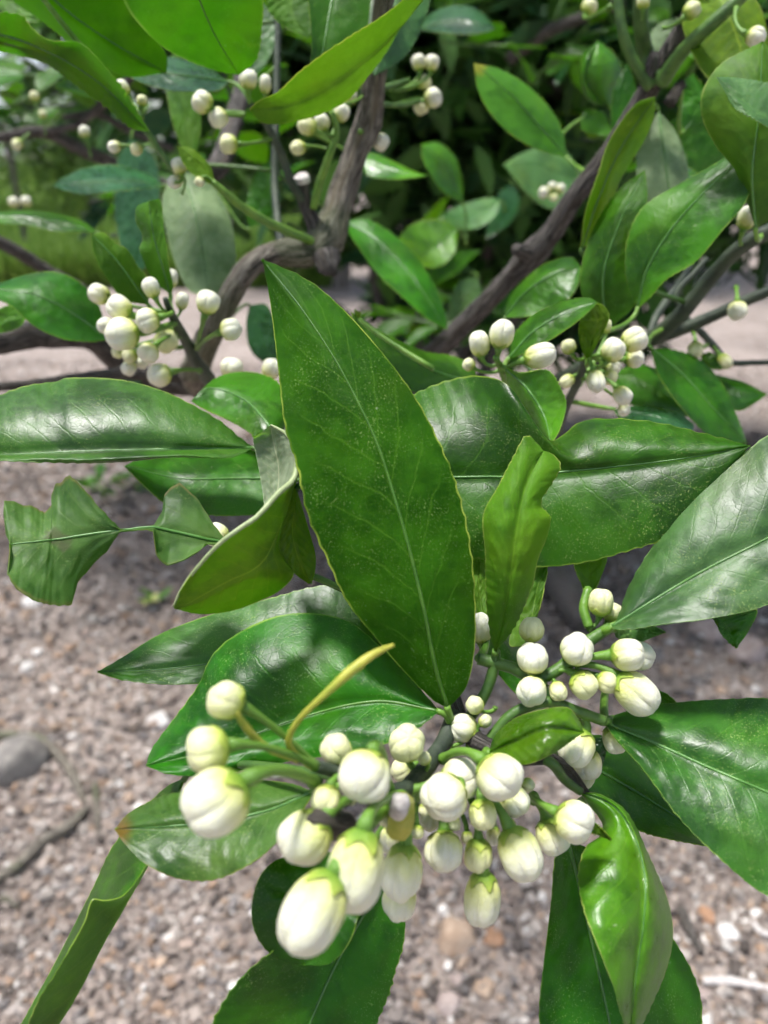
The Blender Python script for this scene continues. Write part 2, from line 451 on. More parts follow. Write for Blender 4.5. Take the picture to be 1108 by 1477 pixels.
def bark_mat(name, c1, c2, c3, green=0.0):
    m, nt = new_mat(name); b = NB(nt)
    uvn = b.n('ShaderNodeUVMap').outputs[0]
    tc = b.n('ShaderNodeTexCoord').outputs['Object']
    sep = b.n('ShaderNodeSeparateXYZ'); b.l(uvn, sep.inputs[0])
    ang = b.math('MULTIPLY', sep.outputs[0], 2*math.pi)
    cb = b.n('ShaderNodeCombineXYZ')
    b.l(b.math('COSINE', ang), cb.inputs[0]); b.l(b.math('SINE', ang), cb.inputs[1]); b.l(b.math('MULTIPLY', sep.outputs[1], 14.0), cb.inputs[2])
    n1 = b.noise(cb.outputs[0], 6.5, 6, 0.72, 0.5)
    n2 = b.noise(cb.outputs[0], 1.7, 4, 0.6)
    n3 = b.noise(tc, 400, 4, 0.7)
    col = b.mix(b.ramp(n1, 0.40, 0.62), c1, c2)
    col = b.mix(b.math('MULTIPLY', b.ramp(n2, 0.50, 0.68), 0.8), col, c3)
    col = b.mix(b.math('MULTIPLY', b.ramp(n3, 0.5, 0.75), 0.35), col, (c2[0]*1.4, c2[1]*1.4, c2[2]*1.4))
    if green:
        col = b.mix(b.math('MULTIPLY', b.ramp(b.noise(tc, 22, 2, 0.5), 0.5, 0.65), green), col, (0.07, 0.12, 0.03))
    pr = b.n('ShaderNodeBsdfPrincipled'); b.l(col, pr.inputs['Base Color'])
    pr.inputs['Roughness'].default_value = 0.8; pr.inputs['Specular IOR Level'].default_value = 0.3
    bp = b.n('ShaderNodeBump'); bp.inputs['Strength'].default_value = 1.0; bp.inputs['Distance'].default_value = 0.0028
    b.l(b.math('ADD', n1, b.math('MULTIPLY', n3, 0.3)), bp.inputs['Height']); b.l(bp.outputs[0], pr.inputs['Normal'])
    out = b.n('ShaderNodeOutputMaterial'); b.l(pr.outputs[0], out.inputs[0])
    return m

M['bark'] = bark_mat('bark', (0.040, 0.033, 0.026), (0.36, 0.325, 0.275), (0.22, 0.185, 0.13), 0.35)
M['bark_dark'] = bark_mat('bark_dark', (0.018, 0.015, 0.013), (0.21, 0.19, 0.175), (0.10, 0.08, 0.06), 0.0)
M['bark_trunk'] = bark_mat('bark_trunk', (0.10, 0.085, 0.075), (0.24, 0.21, 0.19), (0.15, 0.12, 0.10), 0.15)

def ground_mat():
    m, nt = new_mat('soil'); b = NB(nt)
    tc = b.n('ShaderNodeTexCoord').outputs['Object']
    n1 = b.noise(tc, 2.2, 5, 0.6); n2 = b.noise(tc, 45, 5, 0.75); n3 = b.noise(tc, 170, 4, 0.7)
    col = b.mix(b.ramp(n1, 0.35, 0.65), (0.175, 0.138, 0.118), (0.31, 0.252, 0.222))
    col = b.mix(b.math('MULTIPLY', b.ramp(n2, 0.45, 0.7), 0.7), col, (0.41, 0.345, 0.32))
    col = b.mix(b.math('MULTIPLY', b.ramp(n3, 0.5, 0.7), 0.6), col, (0.10, 0.08, 0.08))
    vo = b.n('ShaderNodeTexVoronoi'); vo.inputs['Scale'].default_value = 110; b.l(tc, vo.inputs['Vector'])
    col = b.mix(b.math('MULTIPLY', b.ramp(vo.outputs['Color'], 0.55, 0.95), 0.55), col, (0.51, 0.455, 0.43))
    pr = b.n('ShaderNodeBsdfPrincipled'); b.l(col, pr.inputs['Base Color']); pr.inputs['Roughness'].default_value = 0.9
    bp = b.n('ShaderNodeBump'); bp.inputs['Strength'].default_value = 0.8; bp.inputs['Distance'].default_value = 0.006
    b.l(b.math('ADD', n2, b.math('MULTIPLY', n3, 0.6)), bp.inputs['Height']); b.l(bp.outputs[0], pr.inputs['Normal'])
    out = b.n('ShaderNodeOutputMaterial'); b.l(pr.outputs[0], out.inputs[0])
    return m

def attr_mat(name, rough=0.85, bump=0.4, scale=500, transl=0.0):
    m, nt = new_mat(name); b = NB(nt)
    at = b.n('ShaderNodeAttribute'); at.attribute_name = 'tone'
    tc = b.n('ShaderNodeTexCoord').outputs['Object']
    n1 = b.noise(tc, scale, 4, 0.7)
    col = b.mix(b.math('MULTIPLY', b.ramp(n1, 0.35, 0.7), 0.3), at.outputs['Color'], (0.20, 0.16, 0.14) if not transl else (0.10, 0.16, 0.03))
    pr = b.n('ShaderNodeBsdfPrincipled'); b.l(col, pr.inputs['Base Color']); pr.inputs['Roughness'].default_value = rough
    pr.inputs['Specular IOR Level'].default_value = 0.35
    if bump:
        bp = b.n('ShaderNodeBump'); bp.inputs['Strength'].default_value = bump; bp.inputs['Distance'].default_value = 0.001
        b.l(n1, bp.inputs['Height']); b.l(bp.outputs[0], pr.inputs['Normal'])
    out = b.n('ShaderNodeOutputMaterial'); sh = pr.outputs[0]
    if transl:
        tr = b.n('ShaderNodeBsdfTranslucent'); b.l(col, tr.inputs['Color'])
        ms = b.n('ShaderNodeMixShader'); ms.inputs[0].default_value = transl
        b.l(sh, ms.inputs[1]); b.l(tr.outputs[0], ms.inputs[2]); sh = ms.outputs[0]
    b.l(sh, out.inputs[0])
    return m

M['soil'] = ground_mat()
M['gravel'] = attr_mat('gravel')
M['grass'] = attr_mat('grass', 0.55, 0, 30, 0.35)
M['far_leaf'] = attr_mat('far_leaf', 0.55, 0, 60, 0.3)
def stone_mat(name, c1, c2):
    return simple_mat(name, c1, c2, 45, 0.85, 0.6, 220)
M['stone_grey'] = stone_mat('stone_grey', (0.17, 0.155, 0.145), (0.30, 0.275, 0.25))
M['stone_pink'] = stone_mat('stone_pink', (0.29, 0.225, 0.205), (0.42, 0.345, 0.32))
M['stone_tan'] = stone_mat('stone_tan', (0.34, 0.235, 0.165), (0.46, 0.345, 0.26))
M['stone_rust'] = stone_mat('stone_rust', (0.26, 0.145, 0.085), (0.36, 0.21, 0.13))
M['stone_white'] = stone_mat('stone_white', (0.48, 0.45, 0.43), (0.62, 0.59, 0.57))
M['stone_dark'] = stone_mat('stone_dark', (0.11, 0.10, 0.10), (0.20, 0.18, 0.17))

# ------------------------------------------------------------------ ground
def ground():
    xs = np.unique(np.concatenate([np.linspace(-2.0, 2.0, 161), np.array([-900, -300, -90, -30, -12, -6, -3.5, 3.5, 6, 12, 30, 90, 300, 900])]))
    ys = np.unique(np.concatenate([np.linspace(-0.3, 3.7, 161), np.array([-900, -200, -50, -10, -3, -1, 5, 7, 10, 16, 30, 80, 250, 900, 1500])]))
    X, Y = np.meshgrid(xs, ys)
    Z = np.zeros_like(X)
    for i in range(X.shape[0]):
        for j in range(X.shape[1]):
            x, y = X[i, j], Y[i, j]
            if abs(x) < 2.01 and -0.31 < y < 3.71:
                Z[i, j] = 0.022*noise.noise(Vector((x*3, y*3, 1))) + 0.007*noise.noise(Vector((x*11, y*11, 4))) - 0.006
    V = np.stack([X, Y, Z], -1).reshape(-1, 3)
    o = mk('ground', mesh('ground', V, grid_faces(len(ys), len(xs)), [M['soil']]), kind='structure')
    return o
ground()
def gz(x, y):
    if abs(x) < 2.01 and -0.31 < y < 3.71:
        return 0.022*noise.noise(Vector((x*3, y*3, 1))) + 0.007*noise.noise(Vector((x*11, y*11, 4))) - 0.006
    return 0.0

def ico():
    p = (1 + 5**0.5) / 2
    v = np.array([(-1,p,0),(1,p,0),(-1,-p,0),(1,-p,0),(0,-1,p),(0,1,p),(0,-1,-p),(0,1,-p),(p,0,-1),(p,0,1),(-p,0,-1),(-p,0,1)], float)
    v /= np.linalg.norm(v[0])
    f = np.array([(0,11,5),(0,5,1),(0,1,7),(0,7,10),(0,10,11),(1,5,9),(5,11,4),(11,10,2),(10,7,6),(7,1,8),(3,9,4),(3,4,2),(3,2,6),(3,6,8),(3,8,9),(4,9,5),(2,4,11),(6,2,10),(8,6,7),(9,8,1)])
    return v, f
def sub(v, f):
    v = [tuple(x) for x in v]; ix = {}; nf = []
    def mid(a, b):
        k = (min(a, b), max(a, b))
        if k not in ix:
            q = np.array(v[a]) + np.array(v[b]); v.append(tuple(q/np.linalg.norm(q))); ix[k] = len(v)-1
        return ix[k]
    for a, b, c in f:
        x, y, z = mid(a, b), mid(b, c), mid(c, a)
        nf += [(a,x,z),(b,y,x),(c,z,y),(x,y,z)]
    return np.array(v), np.array(nf)

def raw_mesh(name, V, T, mat, tone=None, smooth=False):
    """big triangle / quad soups via foreach_set"""
    me = bpy.data.meshes.new(name)
    k = T.shape[1]
    me.vertices.add(len(V)); me.vertices.foreach_set('co', V.astype(np.float32).ravel())
    me.loops.add(T.size); me.loops.foreach_set('vertex_index', T.astype(np.int32).ravel())
    me.polygons.add(len(T)); me.polygons.foreach_set('loop_start', np.arange(0, T.size, k, dtype=np.int32))
    me.polygons.foreach_set('use_smooth', np.full(len(T), smooth))
    me.materials.append(mat)
    if tone is not None:
        a = me.attributes.new('tone', 'FLOAT_COLOR', 'POINT')
        a.data.foreach_set('color', np.concatenate([tone, np.ones((len(tone), 1))], 1).astype(np.float32).ravel())
    me.update(calc_edges=True)
    me.validate()
    return me

PAL = np.array([(0.25,0.205,0.18),(0.315,0.265,0.235),(0.18,0.147,0.13),(0.38,0.335,0.305),(0.62,0.585,0.555),(0.07,0.058,0.052),(0.29,0.195,0.135),(0.37,0.27,0.20),(0.165,0.15,0.148),(0.28,0.215,0.182),(0.50,0.455,0.42)])
PW = np.array([.15,.13,.14,.10,.05,.14,.07,.06,.10,.06,.03])

def gravel():
    v0, f0 = ico()
    v1 = np.array([(1,0,0),(-1,0,0),(0,1,0),(0,-1,0),(0,0,1),(0,0,-1)], float)
    f1 = np.array([(0,2,4),(2,1,4),(1,3,4),(3,0,4),(2,0,5),(1,2,5),(3,1,5),(0,3,5)])
    VV, TT, CC, o = [], [], [], 0
    for (vb, fb, N, rmin, rvar, pw_, yp, yr) in ((v0, f0, 30000, .0030, .0060, 2.6, 1.35, 2.2), (v1, f1, 70000, .0017, .0030, 1.6, 1.5, 3.2)):
        nv = len(vb)
        y = 0.33 + yr * rng.random(N) ** yp
        x = (rng.random(N) * 2 - 1) * (0.30 + 0.56 * y)
        r = rmin + rvar * rng.random(N) ** pw_
        r *= np.clip(0.8 + 0.25*y, 0.8, 1.5)
        V = np.repeat(vb[None], N, 0) * (1 + 0.7 * (rng.random((N, nv, 1)) - 0.5))
        sc = np.stack([0.8 + 0.6*rng.random(N), 0.7 + 0.4*rng.random(N), 0.5 + 0.4*rng.random(N)], -1)
        V = V * sc[:, None, :] * r[:, None, None]
        a = rng.random(N) * 6.283; bt = 0.5*rng.normal(size=N)
        Y0 = V[..., 1]*np.cos(bt)[:, None] - V[..., 2]*np.sin(bt)[:, None]; Z0 = V[..., 1]*np.sin(bt)[:, None] + V[..., 2]*np.cos(bt)[:, None]
        ca, sa = np.cos(a)[:, None], np.sin(a)[:, None]
        X = V[..., 0]*ca - Y0*sa; Y = V[..., 0]*sa + Y0*ca
        z = np.array([gz(float(p), float(q)) for p, q in zip(x, y)])
        V = np.stack([X + x[:, None], Y + y[:, None], Z0 + z[:, None] + r[:, None]*(0.2 + .5*rng.random((N, 1)))], -1).reshape(-1, 3)
        VV.append(V); TT.append((fb[None] + (np.arange(N) * nv)[:, None, None]).reshape(-1, 3) + o); o += len(V)
        c = PAL[rng.choice(len(PAL), N, p=PW/PW.sum())] * (0.65 + 0.7*rng.random((N, 1)))
        CC.append(np.repeat(c, nv, 0))
    mk('gravel', raw_mesh('gravel', np.concatenate(VV), np.concatenate(TT), M['gravel'], np.concatenate(CC)), kind='stuff',
       label='pinkish grey gravel and grit covering the orchard soil', cat='gravel')
gravel()

def stone(px, py, wpx, mat, label, group=None, flat=0.6, seed=0, asp=1.0, sunk=0.35):
    g = G(px, py)
    d = (g - C0) @ FWD
    r = wpx * 0.5 * d / F
    v, f = ico(); v, f = sub(v, f); v, f = sub(v, f)
    out = []
    for q in v:
        k = 1 + 0.28*noise.noise(Vector(q*1.3) + Vector((seed*3.1, 0, 0))) + 0.10*noise.noise(Vector(q*3.5) + Vector((0, seed*2.0, 0)))
        q = q * k
        # a few cut facets
        for n_ in ((0.3, 0.2, 0.93), (0.9, -0.1, 0.3), (-0.5, -0.8, 0.2), (-0.8, 0.5, 0.25)):
            n_ = np.array(n_); n_ /= np.linalg.norm(n_)
            ex = q @ n_ - (0.80 + 0.1*math.sin(seed*1.7 + n_[0]*5))
            if ex > 0: q = q - n_*ex*0.85
        out.append(q)
    v = np.array(out) * np.array([r, r*asp, r*flat])
    a = seed * 1.3
    v = np.stack([v[:, 0]*math.cos(a) - v[:, 1]*math.sin(a), v[:, 0]*math.sin(a) + v[:, 1]*math.cos(a), v[:, 2]], 1)
    z = gz(g[0], g[1])
    return mk('stone', mesh('stone', v, f, [M[mat]]), None, (g[0], g[1], z + r*flat*(1 - 2*sunk)*0.6), label=label, cat='stone', group=group)

stone(32, 1116, 92, 'stone_grey', 'large flat grey stone at the left edge, beside a curved twig', seed=1, flat=0.85, asp=.8, sunk=.2)
stone(1074, 945, 58, 'stone_pink', 'pinkish grey block of stone below the right-hand leaves', seed=2, flat=0.85)
stone(1022, 912, 64, 'stone_pink', 'dull mauve stone half hidden behind the pinkish block', seed=3, flat=0.6)
stone(658, 1348, 62, 'stone_tan', 'tan stone on the gravel below the hanging grey-white bud', seed=4, flat=0.7)
stone(712, 1352, 34, 'stone_rust', 'small rust brown stone right beside the tan stone', seed=5)
stone(1020, 1318, 34, 'stone_rust', 'small reddish stone next to a short grey twig', seed=6, asp=0.7)
stone(935, 1265, 38, 'stone_white', 'pale stone right of the drooping bright green leaf', seed=7)
stone(962, 1268, 30, 'stone_dark', 'small dark stone among pale ones right of the drooping leaf', seed=8)
stone(905, 1238, 30, 'stone_white', 'small whitish stone at the edge of the dark drooping leaf', seed=9)
stone(1050, 1345, 32, 'stone_white', 'whitish pebble above the straw stalk in the right corner', seed=10)
stone(648, 1440, 44, 'stone_pink', 'dull pink stone at the bottom edge left of the hanging leaves', seed=11)
stone(700, 1420, 36, 'stone_tan', 'light brown stone at the bottom edge near the tan stone', seed=12)
stone(230, 1040, 34, 'stone_white', 'pale pebble just left of the wide glossy leaf', seed=13)
stone(48, 870, 34, 'stone_white', 'light pebble below the chewed leaf', seed=14)
stone(1000, 830, 26, 'stone_dark', 'dark pebble behind the pale right-hand leaf', seed=15)
stone(945, 948, 30, 'stone_dark', 'dark pebble behind the right flower buds', seed=16)
for i in range(34):
    px, py = random.choice([(random.uniform(10, 560), random.uniform(900, 1470)), (random.uniform(600, 1100), random.uniform(1200, 1470)), (random.uniform(900, 1100), random.uniform(860, 1000)), (random.uniform(0, 260), random.uniform(680, 980))])
    stone(px, py, random.uniform(16, 28), random.choice(['stone_white', 'stone_pink', 'stone_tan', 'stone_grey', 'stone_dark']),
          'small pebble lying loose among the fine gravel', 'loose pebbles in the gravel', seed=20+i, flat=random.uniform(.55, .8), asp=random.uniform(.7, 1))

def ground_twig(name, pts, rpx, mat, label, cat='twig'):
    g = []
    rad = []
    for (x, y) in pts:
        q = G(x, y); d = (q - C0) @ FWD
        r = rpx * d / F
        q = np.array([q[0], q[1], gz(q[0], q[1]) + r*0.9 + 0.002]); g.append(q); rad.append(r)
    rad[-1] *= 0.55
    return tube(name, g, rad, M[mat], None, 10, 40, rough=0.16, seed=pts[0][1], label=label, cat=cat)
ground_twig('fallen_twig', [(-40, 1062), (10, 1068), (55, 1076), (92, 1108), (112, 1140), (124, 1168)], 6.5, 'bark', 'bent grey twig curving round the large flat stone')
ground_twig('fallen_stick', [(-40, 1298), (20, 1265), (70, 1222), (100, 1205), (130, 1172)], 8.5, 'bark', 'rough grey stick lying on the gravel at the left edge')
ground_twig('fallen_twig', [(139, 1138), (141, 1170), (143, 1212)], 4.5, 'bark', 'short straight grey twig right of the bent twig')
ground_twig('fallen_twig', [(-20, 1300), (10, 1306), (28, 1316)], 5.5, 'bark', 'stub of grey twig below the thick stick')
ground_twig('straw_stalk', [(1012, 1420), (1060, 1424), (1140, 1440)], 6, 'cut_end', 'pale dry stalk lying in the lower right corner', 'stalk')
ground_twig('fallen_twig', [(982, 1312), (995, 1345), (1012, 1378)], 7, 'bark_dark', 'short dark grey twig beside the small reddish stone')
ground_twig('fallen_branch', [(770, 800), (800, 850), (838, 915)], 27, 'bark_trunk', 'thick weathered branch lying behind the right flower buds', 'branch')
ground_twig('fallen_twig', [(1085, 1330), (1100, 1345), (1125, 1352)], 5, 'cut_end', 'whitish chip of wood at the right edge below the wide leaf')

# ------------------------------------------------------------------ the citrus tree
TB = G(606, 640); TB[2] = 0.0
tree = bpy.data.objects.new('citrus_tree', None); COL.objects.link(tree)
tree.location = TB; WLOC[tree.name] = Vector(TB)
tree['label'] = 'citrus tree in bud filling the view, glossy leaves and white buds'
tree['category'] = 'tree'
ANCH = []          # points on twigs that leaves and stalks can join

def branch(name, pts, mat, nside=20, n=60, rough=0.14, seed=0, label=None, parent=None):
    """pts: (x, y, depth, radius in px)"""
    path = np.array([P(x, y, d) for x, y, d, r in pts])
    rad = np.array([r*d/F for x, y, d, r in pts])
    ANCH.extend(spline(path, 40, uni=True).tolist())
    return tube(name, path, rad, M[mat], parent or tree, nside, n, rough, seed, label=label)

# trunk (behind, standing on the ground) and the limbs that come forward from it
trk = P(600, 170, 2.2)
tb = np.array([TB[0], TB[1], -0.05])
path = np.array([tb, tb*0.66 + P(606, 420, 2.2)*0.34 + [0.02, 0, 0], P(606, 420, 2.2), P(612, 300, 2.2), P(598, 170, 2.18), P(585, 60, 2.1), P(560, -60, 2.0)])
tube('trunk', path, [0.075, 0.058, 0.052, 0.05, 0.047, 0.04, 0.03], M['bark_trunk'], tree, 20, 60, 0.1, 3)
b1 = branch('branch', [(560, 610, 1.9, 16.7), (450, 600, 1.3, 16.7), (330, 580, 0.75, 16.7), (280, 545, 0.52, 18.2), (293, 505, 0.45, 18.2), (318, 455, 0.42, 16.7), (340, 412, 0.41, 16.0),
                  (366, 380, 0.41, 16.0), (400, 366, 0.42, 17.5), (440, 363, 0.42, 23.0), (466, 352, 0.42, 27.6), (482, 318, 0.42, 20.5), (497, 268, 0.42, 18.2), (516, 215, 0.415, 18.2),
                  (532, 172, 0.41, 19.0), (540, 120, 0.40, 16.0), (548, 60, 0.39, 14.4), (556, -30, 0.37, 13.7)], 'bark', 40, 220, 0.19, 1,
            label='crooked grey-brown limb bending upwards behind the central leaf')
# knot where the limb turns
kn = []
branch('branch_stub', [(462, 352, 0.42, 13), (452, 322, 0.415, 11), (440, 290, 0.41, 10), (435, 262, 0.405, 10)], 'bark_dark', 16, 40, 0.14, 5)
tube('cut_end', [P(436, 263, .405), P(435, 254, .403), P(434, 250, .402)], [0.0042, 0.0040, 0.0015], M['cut_end'], tree, 12, 10, 0.2, 2)
branch('branch_stub', [(440, 292, 0.41, 7), (420, 262, 0.40, 6), (410, 232, 0.395, 6), (385, 180, 0.385, 5), (362, 150, 0.38, 4)], 'twig_dark', 10, 40, 0.1, 15)
branch('branch_stub', [(470, 372, 0.415, 20), (475, 385, 0.41, 14), (478, 392, 0.405, 7)], 'bark_dark', 14, 20, 0.3, 6)
b2 = branch('branch', [(590, 600, 1.8, 15.2), (560, 590, 1.1, 15.2), (560, 570, 0.7, 15.2), (620, 515, 0.52, 14.4), (680, 458, 0.49, 13.7), (738, 398, 0.47, 14.4), (768, 366, 0.46, 18.2), (790, 342, 0.455, 15.2),
                  (828, 285, 0.44, 13.7), (868, 236, 0.43, 13.7), (920, 155, 0.41, 12.9), (950, 102, 0.40, 15.2), (985, 40, 0.39, 10.6), (1015, -30, 0.37, 9.9)], 'bark_dark', 36, 200, 0.19, 2,
            label='dark straight limb slanting up to the right')
branch('branch_stub', [(768, 366, 0.46, 14), (752, 362, 0.452, 10), (744, 358, 0.448, 8)], 'bark_dark', 14, 20, 0.25, 8)
# low stems near the trunk
branch('branch', [(640, 600, 2.05, 9), (665, 520, 2.0, 9), (690, 430, 1.95, 8), (705, 360, 1.9, 7), (735, 270, 1.85, 6)], 'bark_dark', 12, 40, 0.12, 41)
branch('branch', [(655, 600, 2.0, 8), (720, 500, 1.7, 8), (752, 440, 1.6, 8), (800, 400, 1.5, 7), (850, 380, 1.4, 6)], 'bark_dark', 12, 40, 0.12, 42)
branch('branch', [(575, 600, 2.1, 8), (560, 480, 2.05, 8), (540, 400, 2.0, 7), (545, 330, 1.95, 6)], 'bark_dark', 12, 40, 0.12, 43)
# dark stems right
branch('branch', [(790, 560, 0.50, 12), (880, 510, 0.44, 12), (940, 488, 0.40, 12), (985, 450, 0.38, 11), (1030, 395, 0.365, 11), (1075, 352, 0.35, 11), (1140, 320, 0.34, 11)], 'twig_dark', 14, 60, 0.05, 3)
branch('branch', [(930, 492, 0.405, 9), (970, 480, 0.40, 9), (1030, 455, 0.39, 8.5), (1080, 432, 0.38, 8), (1140, 408, 0.37, 8)], 'twig_dark', 12, 50, 0.06, 4)
branch('twig', [(985, 455, 0.42, 5), (1010, 478, 0.42, 5), (1030, 500, 0.42, 5), (1052, 522, 0.42, 4.5), (1090, 523, 0.42, 4), (1140, 522, 0.42, 4)], 'twig_dark', 10, 40, 0.1, 5)
branch('twig', [(985, 452, .39, 4), (975, 425, .39, 4), (1000, 395, .39, 4), (1020, 372, .39, 3)], 'twig_dark', 8, 30, 0.08, 6)
branch('twig', [(935, 487, .405, 6), (948, 455, .41, 6), (985, 400, .42, 5), (1010, 360, .43, 4)], 'twig_dark', 8, 30, 0.08, 7)
# left limbs
branch('branch', [(300, 560, 0.62, 16), (200, 545, 0.58, 15), (130, 487, 0.52, 17), (60, 482, 0.50, 20), (0, 490, 0.48, 20), (-60, 500, 0.46, 20)], 'bark_dark', 20, 70, 0.14, 9)
branch('branch', [(290, 545, 0.55, 11), (200, 538, 0.52, 10), (120, 545, 0.50, 8), (40, 555, 0.48, 7), (-40, 560, 0.46, 6)], 'bark_dark', 16, 60, 0.14, 10)
branch('branch', [(120, 420, 0.62, 9), (60, 385, 0.6, 9), (20, 360, 0.58, 9), (-40, 330, 0.56, 9)], 'bark_dark', 14, 40, 0.12, 11)
branch('branch', [(330, 330, 0.9, 13), (220, 260, 0.85, 10), (130, 222, 0.8, 9), (60, 190, 0.78, 8), (0, 198, 0.76, 7), (-60, 190, 0.75, 7)], 'bark_dark', 16, 60, 0.14, 12)
branch('twig', [(60, 190, .78, 5), (110, 180, .76, 5), (150, 150, .74, 7), (190, 110, .72, 6), (220, 60, .7, 5)], 'bark_dark', 12, 40, 0.1, 13)
branch('twig', [(250, 215, .8, 5), (190, 190, .78, 5), (140, 165, .76, 5), (90, 170, .75, 4)], 'bark_dark', 12, 40, 0.1, 14)
# stems upper right
branch('branch', [(948, 115, .40, 15), (932, 80, .40, 12), (925, 40, .39, 11), (924, -30, .38, 11)], 'twig_green', 14, 40, 0.05, 15)
branch('twig', [(940, 125, .395, 10), (912, 85, .39, 8), (898, 45, .385, 7.5), (888, -30, .38, 7)], 'twig_green', 12, 40, 0.05, 16)
branch('branch', [(955, 118, .39, 11), (980, 80, .375, 10), (1015, 45, .36, 10), (1070, -5, .35, 9), (1090, -30, .35, 9)], 'twig_green', 12, 40, 0.05, 17)
branch('twig', [(965, 150, .40, 9), (978, 128, .40, 8), (985, 120, .40, 6)], 'bark_dark', 12, 20, 0.3, 18)
branch('twig', [(930, 120, .395, 8), (940, 95, .39, 9), (944, 75, .388, 6)], 'bark_dark', 12, 20, 0.3, 19)
branch('branch', [(850, 128, 1.5, 22), (760, 110, 1.5, 20), (690, 92, 1.5, 18), (600, 100, 1.6, 18)], 'bark_dark', 14, 30, 0.1, 20)
branch('branch', [(735, 85, 1.1, 9), (790, 45, 1.05, 9), (850, 22, 1.0, 8), (900, 0, .98, 8)], 'bark_dark', 12, 30, 0.1, 21)
branch('twig', [(402, -20, .44, 4.5), (400, 80, .44, 5), (398, 180, .44, 5), (396, 260, .44, 5.5), (402, 330, .43, 6), (408, 362, .425, 7)], 'twig_dark', 10, 40, 0.08, 22)
branch('twig', [(300, 250, .5, 16), (318, 235, .52, 15), (335, 180, .55, 13), (350, 120, .58, 12), (350, 60, .6, 12)], 'bark_dark', 14, 40, 0.15, 23)
# green flowering twigs
branch('twig', [(450, 348, .412, 6), (425, 338, .40, 6.5), (390, 322, .385, 6.5), (352, 300, .37, 6), (325, 278, .36, 5.5), (306, 262, .355, 4.5)], 'stalk', 10, 40, 0.08, 24,
       label='yellow-green young twig rising left from the crooked limb')
branch('twig', [(250, 246, .36, 4), (222, 205, .355, 4.5), (195, 165, .35, 5), (165, 130, .345, 5), (140, 95, .34, 5)], 'twig_green', 10, 30, 0.06, 25)
branch('twig', [(452, 300, .41, 6), (462, 262, .40, 6), (475, 225, .39, 5.5), (486, 190, .385, 4.5), (478, 160, .38, 4)], 'stalk', 10, 30, 0.06, 26)
branch('twig', [(545, 130, .41, 5), (570, 122, .42, 4), (590, 115, .43, 3)], 'twig_green', 8, 20, 0.06, 27)
branch('twig', [(545, 150, .41, 4), (580, 152, .42, 3.5), (605, 145, .43, 3)], 'twig_green', 8, 20, 0.06, 28)
# stem of the left flower cluster
branch('twig', [(300, 545, .44, 11), (282, 520, .40, 9), (270, 495, .37, 8), (256, 470, .345, 7), (244, 446, .33, 5), (238, 430, .325, 3.5)], 'twig_dark', 12, 40, 0.06, 29)
# stem of the mid right cluster
branch('twig', [(800, 640, .40, 7), (815, 590, .36, 6.5), (838, 540, .33, 6), (848, 505, .32, 5), (862, 480, .315, 3.5)], 'twig_dark', 10, 40, 0.05, 30)
branch('twig', [(760, 620, .36, 6), (735, 565, .31, 6), (724, 535, .295, 5), (715, 515, .285, 4)], 'stalk', 10, 30, 0.05, 31)
# the front sprig: its stem comes from behind the central leaf
branch('sprig_stem', [(560, 575, .62, 16), (560, 660, .42, 15), (590, 780, .30, 14), (620, 900, .245, 13), (650, 1000, .222, 13), (668, 1050, .212, 14), (700, 1075, .205, 13), (745, 1092, .203, 12), (800, 1095, .205, 10), (835, 1130, .208, 7), (850, 1150, .208, 5)], 'bark_dark', 18, 80, 0.10, 32,
       label='dark stem of the flowering sprig')
branch('sprig_stem', [(655, 1030, .212, 12), (640, 1070, .205, 12), (612, 1110, .195, 13), (582, 1140, .184, 13), (545, 1140, .178, 11), (500, 1118, .172, 10), (455, 1105, .166, 9)], 'twig_dark', 16, 60, 0.07, 33)
branch('twig', [(668, 1050, .212, 9), (700, 1000, .212, 8), (712, 965, .213, 8), (716, 938, .212, 6)], 'twig_green', 12, 30, 0.05, 34)
branch('twig', [(690, 950, .214, 9), (735, 962, .212, 9), (775, 978, .210, 9), (810, 962, .210, 9), (845, 928, .212, 9), (880, 905, .214, 8)], 'twig_green', 12, 50, 0.05, 35)
branch('twig', [(700, 1075, .206, 8), (740, 1030, .206, 8), (790, 1012, .206, 8), (830, 1025, .207, 8), (872, 1040, .208, 8)], 'twig_green', 12, 50, 0.05, 36)
branch('twig', [(770, 1090, .205, 8), (795, 1100, .203, 8), (815, 1125, .205, 7), (838, 1142, .206, 6)], 'twig_green', 12, 30, 0.05, 37)
branch('twig', [(850, 905, .216, 7), (842, 878, .218, 7), (848, 850, .22, 6)], 'stalk', 10, 20, 0.05, 38)
# short cut stumps among the front buds
tube('cut_stub', [P(575, 1195, .176), P(580, 1172, .172), P(580, 1158, .169), P(579, 1152, .167)], [0.0030, 0.0028, 0.0024, 0.001], M['stalk_yellow'], tree, 12, 16, 0.15, 4)
tube('cut_stub', [P(575, 1172, .1705), P(577, 1157, .167), P(577, 1150, .166)], [0.0020, 0.0022, 0.0008], M['cut_end'], tree, 12, 10, 0.25, 6)
tube('cut_stub', [P(495, 1190, .168), P(470, 1188, .161), P(455, 1185, .157), P(447, 1186, .155)], [0.0030, 0.0028, 0.0022, 0.001], M['bark_trunk'], tree, 12, 16, 0.15, 5)

# ------------------------------------------------------------------ leaves
ANP = None
NLEAF = [0]
LEAF_BASES = []

def crenate(t, seed, amp, nt):
    ph = seed * 1.7
    return amp * (np.maximum(np.sin(t*nt*2*math.pi + ph + 1.3*np.sin(t*17+ph)), -0.3) * (0.6 + 0.5*np.sin(t*9.0+ph*2)))

